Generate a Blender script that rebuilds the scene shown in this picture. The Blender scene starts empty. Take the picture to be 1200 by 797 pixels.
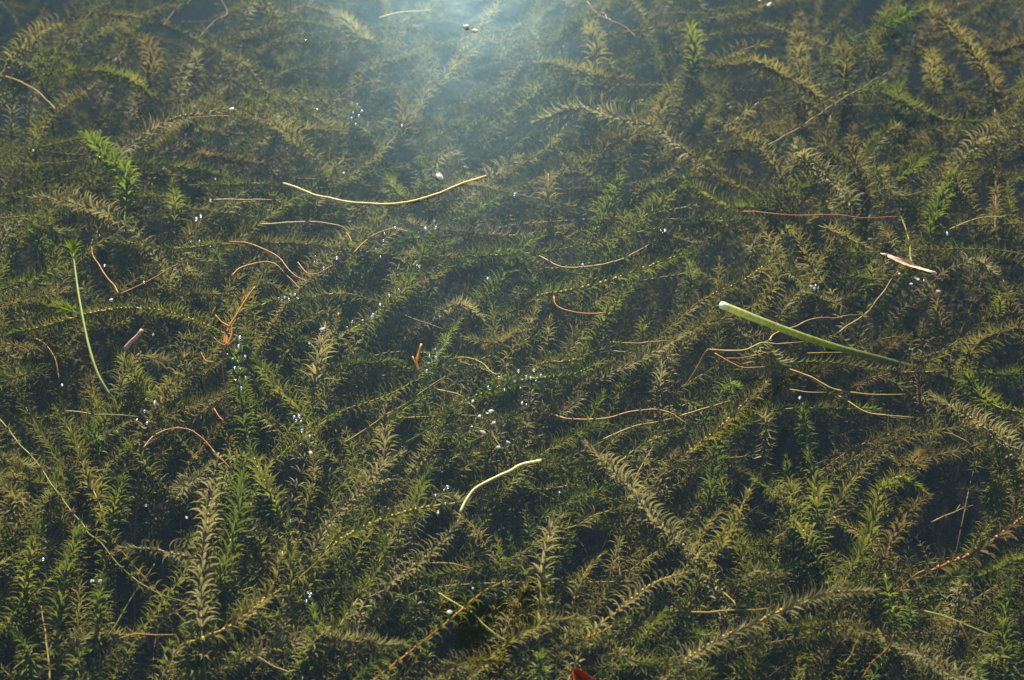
import bpy, math, random
import numpy as np
from mathutils import Vector, Matrix

random.seed(11); RNG = np.random.default_rng(11)
S = bpy.context.scene
COL = S.collection
R = math.radians

# ------------------------------------------------------------------ camera
CAM_H, PITCH, HFOV = 1.28, 50.0, 38.0
cd = bpy.data.cameras.new('camera'); cam = bpy.data.objects.new('camera', cd); COL.objects.link(cam)
cd.sensor_width = 36.0; cd.lens = 18.0 / math.tan(R(HFOV / 2)); cd.clip_start = 0.02; cd.clip_end = 500
cam.location = (0, 0, CAM_H); cam.rotation_euler = (R(90 - PITCH), 0, 0)
cd.dof.use_dof = True; cd.dof.focus_distance = 1.70; cd.dof.aperture_fstop = 4.8
S.camera = cam

# ------------------------------------------------------------------ sky, sun, exposure
SUN_EL, SUN_AZ = 34.0, -2.5          # azimuth measured from +Y towards +X
w = bpy.data.worlds.new('World'); S.world = w; w.use_nodes = True
nt = w.node_tree; nt.nodes.clear()
sky = nt.nodes.new('ShaderNodeTexSky'); sky.sky_type = 'NISHITA'; sky.sun_disc = False
sky.sun_elevation = R(SUN_EL); sky.sun_rotation = R(SUN_AZ); sky.dust_density = 0.1; sky.air_density = 1.3; sky.ozone_density = 4.0
bg = nt.nodes.new('ShaderNodeBackground'); bg.inputs[1].default_value = 0.05
wo = nt.nodes.new('ShaderNodeOutputWorld')
nt.links.new(sky.outputs[0], bg.inputs[0]); nt.links.new(bg.outputs[0], wo.inputs[0])
sl = bpy.data.lights.new('sun', 'SUN'); sl.energy = 5.0; sl.angle = R(0.53); sl.color = (1.0, 0.90, 0.71)
sun = bpy.data.objects.new('sun', sl); COL.objects.link(sun)
sdir = Vector((math.sin(R(SUN_AZ)) * math.cos(R(SUN_EL)), math.cos(R(SUN_AZ)) * math.cos(R(SUN_EL)), math.sin(R(SUN_EL))))
sun.rotation_euler = sdir.to_track_quat('Z', 'Y').to_euler(); sun.location = (0, 6, 5)
S.view_settings.view_transform = 'Standard'; S.view_settings.look = 'None'
S.view_settings.gamma = 1.0; S.view_settings.exposure = 1.72; S.view_settings.use_curve_mapping = False
try:
    S.cycles.use_denoising = True
    S.cycles.max_bounces = 8; S.cycles.transparent_max_bounces = 24; S.cycles.volume_bounces = 1
    S.cycles.diffuse_bounces = 3
except Exception:
    pass

# ------------------------------------------------------------------ pixel -> point on a level plane
W0, H0 = 1200.0, 797.0
FPX = (W0 / 2) / math.tan(R(HFOV / 2))
CM = Matrix.Rotation(R(90 - PITCH), 3, 'X')
def at(px, py, z=0.0):
    d = CM @ Vector(((px - W0 / 2) / FPX, -(py - H0 / 2) / FPX, -1.0))
    t = (z - CAM_H) / d.z
    return Vector((0, 0, CAM_H)) + d * t
ORG = dict(A=(0, 0), B=(400, 0), C=(800, 0), D=(0, 260), E=(400, 260), F=(800, 260), G=(0, 527), H=(400, 527), I=(800, 527), P=(0, 0))
def px(reg, pts):
    ox, oy = ORG[reg]; k = 1.0 if reg == 'P' else 1 / 2.9525
    return [(ox + x * k, oy + y * k) for x, y in pts]

# ------------------------------------------------------------------ materials
def new_mat(name):
    m = bpy.data.materials.new(name); m.use_nodes = True; m.node_tree.nodes.clear(); return m, m.node_tree
def N(t, typ, **kw):
    n = t.nodes.new(typ)
    for k, v in kw.items():
        if k.startswith('i_'): n.inputs[k[2:].replace('_', ' ')].default_value = v
        else: setattr(n, k, v)
    return n
def plant_mat(name, c1, c2, c3=None, trans=0.48, rough=0.55, scale=90.0, spec=0.25):
    """colour drifts between two or three tones leaf by leaf and plant by plant; thin tissue lets light through"""
    m, t = new_mat(name); L = t.links
    out = N(t, 'ShaderNodeOutputMaterial')
    geo = N(t, 'ShaderNodeNewGeometry'); oi = N(t, 'ShaderNodeObjectInfo')
    n1 = N(t, 'ShaderNodeTexNoise'); n1.inputs['Scale'].default_value = scale; n1.inputs['Detail'].default_value = 3
    L.new(geo.outputs['Position'], n1.inputs['Vector'])
    n2 = N(t, 'ShaderNodeTexNoise'); n2.inputs['Scale'].default_value = 14; n2.inputs['Detail'].default_value = 2
    L.new(geo.outputs['Position'], n2.inputs['Vector'])
    a = N(t, 'ShaderNodeMath', operation='MULTIPLY'); a.inputs[1].default_value = 0.30; L.new(oi.outputs['Random'], a.inputs[0])
    b = N(t, 'ShaderNodeMath', operation='MULTIPLY_ADD'); b.inputs[1].default_value = 0.55
    L.new(n1.outputs['Fac'], b.inputs[0]); L.new(a.outputs[0], b.inputs[2])
    c = N(t, 'ShaderNodeMath', operation='MULTIPLY_ADD'); c.inputs[1].default_value = 0.50
    L.new(n2.outputs['Fac'], c.inputs[0]); L.new(b.outputs[0], c.inputs[2])
    r = N(t, 'ShaderNodeValToRGB'); e = r.color_ramp.elements
    e[0].position = 0.40; e[0].color = (*c1, 1); e[1].position = 0.95; e[1].color = (*c2, 1)
    if c3: k = e.new(0.68); k.color = (*c3, 1)
    L.new(c.outputs[0], r.inputs[0])
    p = N(t, 'ShaderNodeBsdfPrincipled'); p.inputs['Roughness'].default_value = rough
    p.inputs['Specular IOR Level'].default_value = spec
    L.new(r.outputs[0], p.inputs['Base Color'])
    if trans > 0:
        tr = N(t, 'ShaderNodeBsdfTranslucent'); L.new(r.outputs[0], tr.inputs['Color'])
        mx = N(t, 'ShaderNodeMixShader'); mx.inputs[0].default_value = trans
        L.new(p.outputs[0], mx.inputs[1]); L.new(tr.outputs[0], mx.inputs[2]); L.new(mx.outputs[0], out.inputs['Surface'])
    else:
        L.new(p.outputs[0], out.inputs['Surface'])
    return m

LEAF = {
    'olive': plant_mat('leaf_olive', (.090, .110, .012), (.24, .24, .038), (.15, .165, .022), trans=.5),
    'tan':   plant_mat('leaf_tan',   (.120, .112, .021), (.275, .24, .064), (.19, .168, .038)),
    'grey':  plant_mat('leaf_grey',  (.165, .152, .050), (.34, .30, .13), (.245, .22, .082)),
    'green': plant_mat('leaf_green', (.070, .095, .010), (.18, .20, .028), (.11, .14, .016), trans=.5),
    'bright': plant_mat('leaf_bright', (.10, .145, .012), (.23, .27, .04), (.15, .20, .022), trans=.5),
    'brown': plant_mat('leaf_brown', (.102, .080, .020), (.215, .165, .050), (.15, .117, .033)),
    'deep':  plant_mat('leaf_deep', (.075, .082, .013), (.20, .185, .04), (.125, .125, .024)),
}
STEM = {
    'yellow': plant_mat('stem_yellow', (.24, .155, .022), (.42, .285, .055), trans=.15, rough=.45, spec=.35),
    'tan':    plant_mat('stem_tan', (.16, .11, .034), (.30, .215, .075), trans=.15, rough=.5),
    'orange': plant_mat('stem_orange', (.26, .11, .016), (.46, .215, .036), trans=.15, rough=.45, spec=.35),
    'dim':    plant_mat('stem_dim', (.10, .085, .025), (.22, .17, .06), trans=.15, rough=.5),
    'green':  plant_mat('stem_green', (.16, .16, .025), (.32, .31, .07), trans=.2, rough=.45),
    'red':    plant_mat('stem_red', (.30, .085, .018), (.47, .17, .038), trans=.15, rough=.4, spec=.4),
    'cream':  plant_mat('stem_cream', (.50, .38, .14), (.78, .66, .36), trans=.15, rough=.5),
}
def simple_mat(name, c1, c2, scale=60, rough=.5, trans=0.0, spec=.3):
    return plant_mat(name, c1, c2, None, trans, rough, scale, spec)
M_PALEGREEN = simple_mat('reed_skin', (.13, .17, .03), (.28, .32, .08), 70, .5, .3, .3)
M_PALEEND = simple_mat('reed_cut_end', (.50, .58, .25), (.75, .78, .45), 90, .5, .1)
M_PINK = simple_mat('pink_leaf', (.36, .17, .10), (.66, .46, .34), 120, .35, .2, .5)
M_WHITE = simple_mat('white_scrap', (.42, .43, .38), (.80, .80, .76), 200, .25, .6, .6)
M_REDLEAF = simple_mat('red_leaf', (.22, .04, .018), (.42, .10, .035), 45, .4, .25, .4)
M_BARK = simple_mat('bark', (.05, .04, .028), (.12, .095, .065), 18, .9)
M_OVERLEAF = simple_mat('tree_leaf', (.012, .02, .004), (.035, .045, .01), 20, .6, .1)

def bubble_mat():
    m, t = new_mat('air_bubble'); L = t.links
    o = N(t, 'ShaderNodeOutputMaterial'); g = N(t, 'ShaderNodeBsdfGlossy'); g.inputs['Roughness'].default_value = .16
    g.inputs['Color'].default_value = (.95, .98, 1, 1)
    tr = N(t, 'ShaderNodeBsdfTransparent'); mx = N(t, 'ShaderNodeMixShader'); lw = N(t, 'ShaderNodeLayerWeight'); lw.inputs['Blend'].default_value = .35
    mr = N(t, 'ShaderNodeMath', operation='MULTIPLY_ADD'); mr.inputs[1].default_value = .75; mr.inputs[2].default_value = .45; L.new(lw.outputs['Facing'], mr.inputs[0]); L.new(mr.outputs[0], mx.inputs[0])
    L.new(tr.outputs[0], mx.inputs[1]); L.new(g.outputs[0], mx.inputs[2]); L.new(mx.outputs[0], o.inputs[0]); return m
M_BUBBLE = bubble_mat()

def mud_mat():
    m, t = new_mat('lake_mud'); L = t.links
    o = N(t, 'ShaderNodeOutputMaterial'); p = N(t, 'ShaderNodeBsdfPrincipled'); p.inputs['Roughness'].default_value = .95
    n = N(t, 'ShaderNodeTexNoise'); n.inputs['Scale'].default_value = 9; n.inputs['Detail'].default_value = 8
    g = N(t, 'ShaderNodeNewGeometry'); L.new(g.outputs['Position'], n.inputs['Vector'])
    r = N(t, 'ShaderNodeValToRGB'); r.color_ramp.elements[0].color = (.018, .018, .012, 1); r.color_ramp.elements[1].color = (.06, .05, .032, 1)
    L.new(n.outputs['Fac'], r.inputs[0]); L.new(r.outputs[0], p.inputs['Base Color'])
    b = N(t, 'ShaderNodeBump'); b.inputs['Strength'].default_value = .6; b.inputs['Distance'].default_value = .02
    L.new(n.outputs['Fac'], b.inputs['Height']); L.new(b.outputs[0], p.inputs['Normal'])
    L.new(p.outputs[0], o.inputs[0]); return m

def water_mat():
    """calm lake water: Schlick reflection over a clear, faintly murky body"""
    m, t = new_mat('lake_water'); L = t.links
    o = N(t, 'ShaderNodeOutputMaterial')
    g = N(t, 'ShaderNodeNewGeometry')
    n = N(t, 'ShaderNodeTexNoise'); n.inputs['Scale'].default_value = 5.0; n.inputs['Detail'].default_value = 4
    L.new(g.outputs['Position'], n.inputs['Vector'])
    b = N(t, 'ShaderNodeBump'); b.inputs['Strength'].default_value = 0.25; b.inputs['Distance'].default_value = 0.006
    L.new(n.outputs['Fac'], b.inputs['Height'])
    lw = N(t, 'ShaderNodeLayerWeight'); L.new(b.outputs[0], lw.inputs['Normal'])
    pw = N(t, 'ShaderNodeMath', operation='POWER'); pw.inputs[1].default_value = 5.0; L.new(lw.outputs['Facing'], pw.inputs[0])
    fr = N(t, 'ShaderNodeMath', operation='MULTIPLY_ADD'); fr.inputs[1].default_value = .98; fr.inputs[2].default_value = .0204
    L.new(pw.outputs[0], fr.inputs[0])
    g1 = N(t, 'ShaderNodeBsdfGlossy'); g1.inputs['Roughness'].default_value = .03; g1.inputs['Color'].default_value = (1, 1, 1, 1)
    g2 = N(t, 'ShaderNodeBsdfGlossy'); g2.inputs['Roughness'].default_value = .30; g2.inputs['Color'].default_value = (.40, .74, 1, 1)  # blue of the glare is put into this rough reflection's colour
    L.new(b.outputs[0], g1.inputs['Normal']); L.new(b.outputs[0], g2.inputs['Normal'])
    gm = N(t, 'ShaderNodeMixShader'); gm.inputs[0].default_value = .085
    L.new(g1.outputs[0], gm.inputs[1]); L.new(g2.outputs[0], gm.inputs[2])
    tr = N(t, 'ShaderNodeBsdfTransparent'); mx = N(t, 'ShaderNodeMixShader')
    L.new(fr.outputs[0], mx.inputs[0]); L.new(tr.outputs[0], mx.inputs[1]); L.new(gm.outputs[0], mx.inputs[2])
    L.new(mx.outputs[0], o.inputs['Surface'])
    v = N(t, 'ShaderNodeVolumePrincipled'); v.inputs['Color'].default_value = (.03, .06, .075, 1)
    v.inputs['Density'].default_value = WATER_DENSITY; v.inputs['Anisotropy'].default_value = 0.35
    L.new(v.outputs[0], o.inputs['Volume'])
    return m
WATER_DENSITY = 0.9

# ------------------------------------------------------------------ mesh helpers
def tag(o, label=None, cat=None, group=None, kind=None):
    if label: o['label'] = label
    if cat: o['category'] = cat
    if group: o['group'] = group
    if kind: o['kind'] = kind
    return o
def mesh(name, v, f, mats, smooth=True, mi=None):
    me = bpy.data.meshes.new(name); me.from_pydata([tuple(x) for x in v], [], f)
    for m in (mats if isinstance(mats, (list, tuple)) else [mats]): me.materials.append(m)
    if smooth: me.polygons.foreach_set('use_smooth', [True] * len(f))
    if mi is not None: me.polygons.foreach_set('material_index', mi)
    me.update(); return me
def link(name, me, parent=None, mat=None):
    o = bpy.data.objects.new(name, me); COL.objects.link(o)
    if parent is not None: o.parent = parent
    if mat is not None: o.matrix_local = mat
    return o
def empty(name, loc):
    o = bpy.data.objects.new(name, None); COL.objects.link(o); o.empty_display_size = .02; o.location = loc; return o

def smooth_path(P, step):
    """Catmull-Rom through the points, resampled at an even step"""
    P = [np.array(p, float) for p in P]
    if len(P) == 2: P = [P[0], (P[0] + P[1]) / 2, P[1]]
    Q = [2 * P[0] - P[1]] + P + [2 * P[-1] - P[-2]]
    pts = []
    for i in range(1, len(Q) - 2):
        p0, p1, p2, p3 = Q[i - 1:i + 3]
        for k in range(12):
            t = k / 12
            pts.append(.5 * ((2 * p1) + (-p0 + p2) * t + (2 * p0 - 5 * p1 + 4 * p2 - p3) * t * t + (-p0 + 3 * p1 - 3 * p2 + p3) * t ** 3))
    pts.append(P[-1]); pts = np.array(pts)
    s = np.concatenate([[0], np.cumsum(np.linalg.norm(np.diff(pts, axis=0), axis=1))])
    n = max(3, int(s[-1] / step) + 1); u = np.linspace(0, s[-1], n)
    return np.stack([np.interp(u, s, pts[:, k]) for k in range(3)], 1), s[-1]
def frames(pts):
    T = np.gradient(pts, axis=0); T /= np.linalg.norm(T, axis=1, keepdims=True) + 1e-9
    a = np.array([0, 0, 1.0]) if abs(T[0][2]) < .9 else np.array([1.0, 0, 0])
    n = np.cross(T[0], a); n /= np.linalg.norm(n); X = [n]
    for i in range(1, len(T)):
        n = X[-1] - T[i] * np.dot(X[-1], T[i]); n /= np.linalg.norm(n) + 1e-9; X.append(n)
    X = np.array(X); return T, X, np.cross(T, X)
def tube(pts, rad, sides=6, cap=True):
    T, X, Y = frames(pts); n = len(pts); rad = np.broadcast_to(rad, n)
    a = np.arange(sides) * 2 * np.pi / sides
    V = (pts[:, None] + rad[:, None, None] * (X[:, None] * np.cos(a)[None, :, None] + Y[:, None] * np.sin(a)[None, :, None])).reshape(-1, 3)
    F = [(i * sides + k, i * sides + (k + 1) % sides, (i + 1) * sides + (k + 1) % sides, (i + 1) * sides + k) for i in range(n - 1) for k in range(sides)]
    if cap: F += [tuple(range(sides))[::-1], tuple(range((n - 1) * sides, n * sides))]
    return V, F

# ------------------------------------------------------------------ leaf and whorl shapes (unit leaf length, stem along +Z)
def leaf_shape(a0, a1, width, fold, rnd, twist=0.0):
    """one lance-shaped leaf in the XZ plane, leaving the stem at a0 from the axis and bending to a1"""
    n = 4; V = []; F = []; x = .04; z = 0.0
    prof = [.30, .85, .85, .45, .02]
    for i in range(n + 1):
        a = a0 + (a1 - a0) * (i / n)
        wd = width * prof[i] / 2; up = fold * wd
        ca, sa = math.cos(a), math.sin(a)
        tw = twist * i / n
        for s in (-1, 0, 1):
            off = abs(s) * up
            V.append((x - off * ca, s * wd * math.cos(tw), z + off * sa + s * wd * math.sin(tw)))
        if i < n: x += sa / n; z += ca / n
    for i in range(n):
        for s in range(2):
            k = i * 3 + s; F.append((k, k + 1, k + 4, k + 3))
    return np.array(V), F
STYLE = {  # angle from stem at base, at tip
    'recurved': (R(48), R(140)),
    'spread': (R(45), R(105)),
    'forward': (R(28), R(62)),
    'bud': (R(10), R(22)),
    'curled': (R(60), R(185)),
}
def whorl_arrays(style, nleaf, rnd):
    V = []; F = []; off = 0
    a0, a1 = STYLE[style]
    for k in range(nleaf):
        lv, lf = leaf_shape(a0 + rnd.uniform(-.18, .18), a1 + rnd.uniform(-.4, .4), rnd.uniform(.135, .18), rnd.uniform(.2, .6), rnd, rnd.uniform(-.5, .5))
        lv = lv * rnd.uniform(.82, 1.08)
        a = 2 * math.pi * k / nleaf + rnd.uniform(-.25, .25); c, s = math.cos(a), math.sin(a)
        lv = np.stack([lv[:, 0] * c - lv[:, 1] * s, lv[:, 0] * s + lv[:, 1] * c, lv[:, 2]], 1)
        V.append(lv); F += [tuple(i + off for i in q) for q in lf]; off += len(lv)
    return np.concatenate(V), F
rnd = random.Random(5)
WH_ARR = {st: [whorl_arrays(st, (6, 7, 7, 8, 6, 7)[k], rnd) for k in range(6)] for st in STYLE}
LF_ARR = {st: [leaf_shape(STYLE[st][0] + rnd.uniform(-.15, .15), STYLE[st][1] + rnd.uniform(-.35, .35), rnd.uniform(.135, .18), rnd.uniform(.2, .6), rnd, rnd.uniform(-.5, .5)) for k in range(5)] for st in STYLE}
WH_ME, LF_ME, ND_ME = {}, {}, {}
def whorl_mesh(col, st, k):
    if (col, st, k) not in WH_ME: WH_ME[col, st, k] = mesh('leaf_whorl', *WH_ARR[st][k], LEAF[col])
    return WH_ME[col, st, k]
def leaf_mesh(col, st, k):
    if (col, st, k) not in LF_ME: LF_ME[col, st, k] = mesh('leaf', *LF_ARR[st][k], LEAF[col])
    return LF_ME[col, st, k]
def node_mesh(stem):
    if stem not in ND_ME:
        z = np.linspace(-.09, .09, 4); V, F = tube(np.stack([z * 0, z * 0, z], 1), np.array([.075, .105, .105, .07]), 6)
        ND_ME[stem] = mesh('leaf_node', V, F, STEM[stem])
    return ND_ME[stem]

# ------------------------------------------------------------------ the setting: lake bed, water
BED = -0.85
def build_setting():
    n = 60; xs = np.sinh(np.linspace(-4.2, 4.2, n)) * .9; V = []
    for y in xs:
        for x in xs: V.append((x, y + 1.2, BED + .03 * math.sin(3.1 * x + 1.3 * y) + .02 * math.sin(5.7 * y - 2 * x) + RNG.uniform(-.012, .012)))
    F = [(j * n + i, j * n + i + 1, (j + 1) * n + i + 1, (j + 1) * n + i) for j in range(n - 1) for i in range(n - 1)]
    tag(link('lake_bed', mesh('lake_bed', V, F, mud_mat())), 'dark muddy lake bed under the waterweed', kind='structure')
    s = 26.0; V = [(x, y + 1.2, z) for z in (-1.1, 0) for x, y in ((-s, -s), (s, -s), (s, s), (-s, s))]
    F = [(3, 2, 1, 0), (4, 5, 6, 7), (0, 1, 5, 4), (1, 2, 6, 5), (2, 3, 7, 6), (3, 0, 4, 7)]
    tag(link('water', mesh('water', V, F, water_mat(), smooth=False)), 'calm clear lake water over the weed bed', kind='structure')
build_setting()

# ------------------------------------------------------------------ waterweed
PLANTS = []      # (object, colour, spacing, world points) for the labels
def weed(P, colour='olive', stem='yellow', sp=.0085, leaf=.0125, style=None, hero=False, r=.0011, bare=0.0, tip=True, root=True, rnd=random, label=None):
    """one waterweed shoot along world points P (base -> tip), its bare lower stem carried on down to the bed"""
    P = [np.array(p, float) for p in P]
    d = P[0] - P[1]; d /= np.linalg.norm(d) + 1e-9
    if root:
        a = P[0] + d * .04 + np.array([0, 0, -.02])
        b = a + d * .16 + np.array([rnd.uniform(-.08, .08), rnd.uniform(-.06, .06), -.16])
        c = np.array([b[0] + d[0] * .18 + rnd.uniform(-.08, .08), b[1] + d[1] * .18 + rnd.uniform(-.06, .06), BED - .03])
        full = [c, b, a] + P
    else:
        full = P
    pts, L = smooth_path(full, .008); base = Vector(full[0])
    root_o = empty('waterweed', base)
    rel = pts - np.array(full[0])
    t = np.linspace(0, 1, len(pts))
    rad = r * (1.15 - .5 * t) * (1 + .10 * np.sin(np.arange(len(pts)) * 2.1))
    V, F = tube(rel, rad, 6)
    link('stem', mesh('stem', V, F, STEM[stem]), root_o)
    # whorls: sparse on the bare lower stem, closing up to the tip
    T, X, Y = frames(pts); s = t * L; vis0 = L - smooth_path(P, .008)[1]
    if style is None: style = rnd.choice(['recurved', 'recurved', 'spread'])
    u = max(0, vis0 - .13) if root else 0.004
    if bare > 0: u = vis0 + (L - vis0) * bare
    count = 0; sprites = []
    while u < L and count < 120:
        rem = L - u
        k = min(1.0, rem / .05) if tip else 1.0
        st = style
        if tip: st = 'bud' if rem < .005 else ('forward' if rem < .022 else style)
        sc = leaf * (1.27 if hero else 1.22) * (.45 + .55 * k) * rnd.uniform(.92, 1.08)
        if u < vis0: sc *= .8
        if rnd.random() > .05:
            i = min(len(pts) - 1, int(round(u / L * (len(pts) - 1))))
            j = min(len(pts) - 2, int(u / L * (len(pts) - 1))); fr = u / L * (len(pts) - 1) - j
            c = rel[j] * (1 - fr) + rel[j + 1] * fr
            a = rnd.uniform(0, 6.283); tx = X[i] * math.cos(a) + Y[i] * math.sin(a); ty = np.cross(T[i], tx)
            tilt = np.array([rnd.uniform(-.12, .12), rnd.uniform(-.12, .12)])
            tz = T[i] + tx * tilt[0] + ty * tilt[1]; tz /= np.linalg.norm(tz); tx = tx - tz * np.dot(tx, tz); tx /= np.linalg.norm(tx); ty = np.cross(tz, tx)
            M = Matrix(((tx[0] * sc, ty[0] * sc, tz[0] * sc, c[0]), (tx[1] * sc, ty[1] * sc, tz[1] * sc, c[1]), (tx[2] * sc, ty[2] * sc, tz[2] * sc, c[2]), (0, 0, 0, 1)))
            col = colour
            if tip and rem < .03 and colour in ('olive', 'green'): col = 'green' if colour == 'olive' else 'bright'
            if hero and u >= vis0 and st != 'bud':
                nd = link('leaf_whorl', node_mesh(stem), root_o, M)
                nl = rnd.choice((6, 7, 7, 8))
                for q in range(nl):
                    z = rnd.uniform(.75, 1.12)
                    link('leaf', leaf_mesh(col, st, rnd.randrange(5)), nd, Matrix.Rotation(6.283 * q / nl + rnd.uniform(-.22, .22), 4, 'Z') @ Matrix.Scale(z, 4))
            else:
                link('leaf_whorl', whorl_mesh(col, st, rnd.randrange(6)), root_o, M)
            count += 1
        u += sp * (.55 + .45 * k) * rnd.uniform(.85, 1.15) * (1.5 if u < vis0 else 1)
    PLANTS.append(dict(o=root_o, col=colour, stem=stem, sp=sp, pts=np.array(P), label=label, bare=bare, style=style))
    return root_o

D_, M_, S_ = .0048, .0068, .0112       # whorl spacing: dense, middling, sparse
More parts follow.
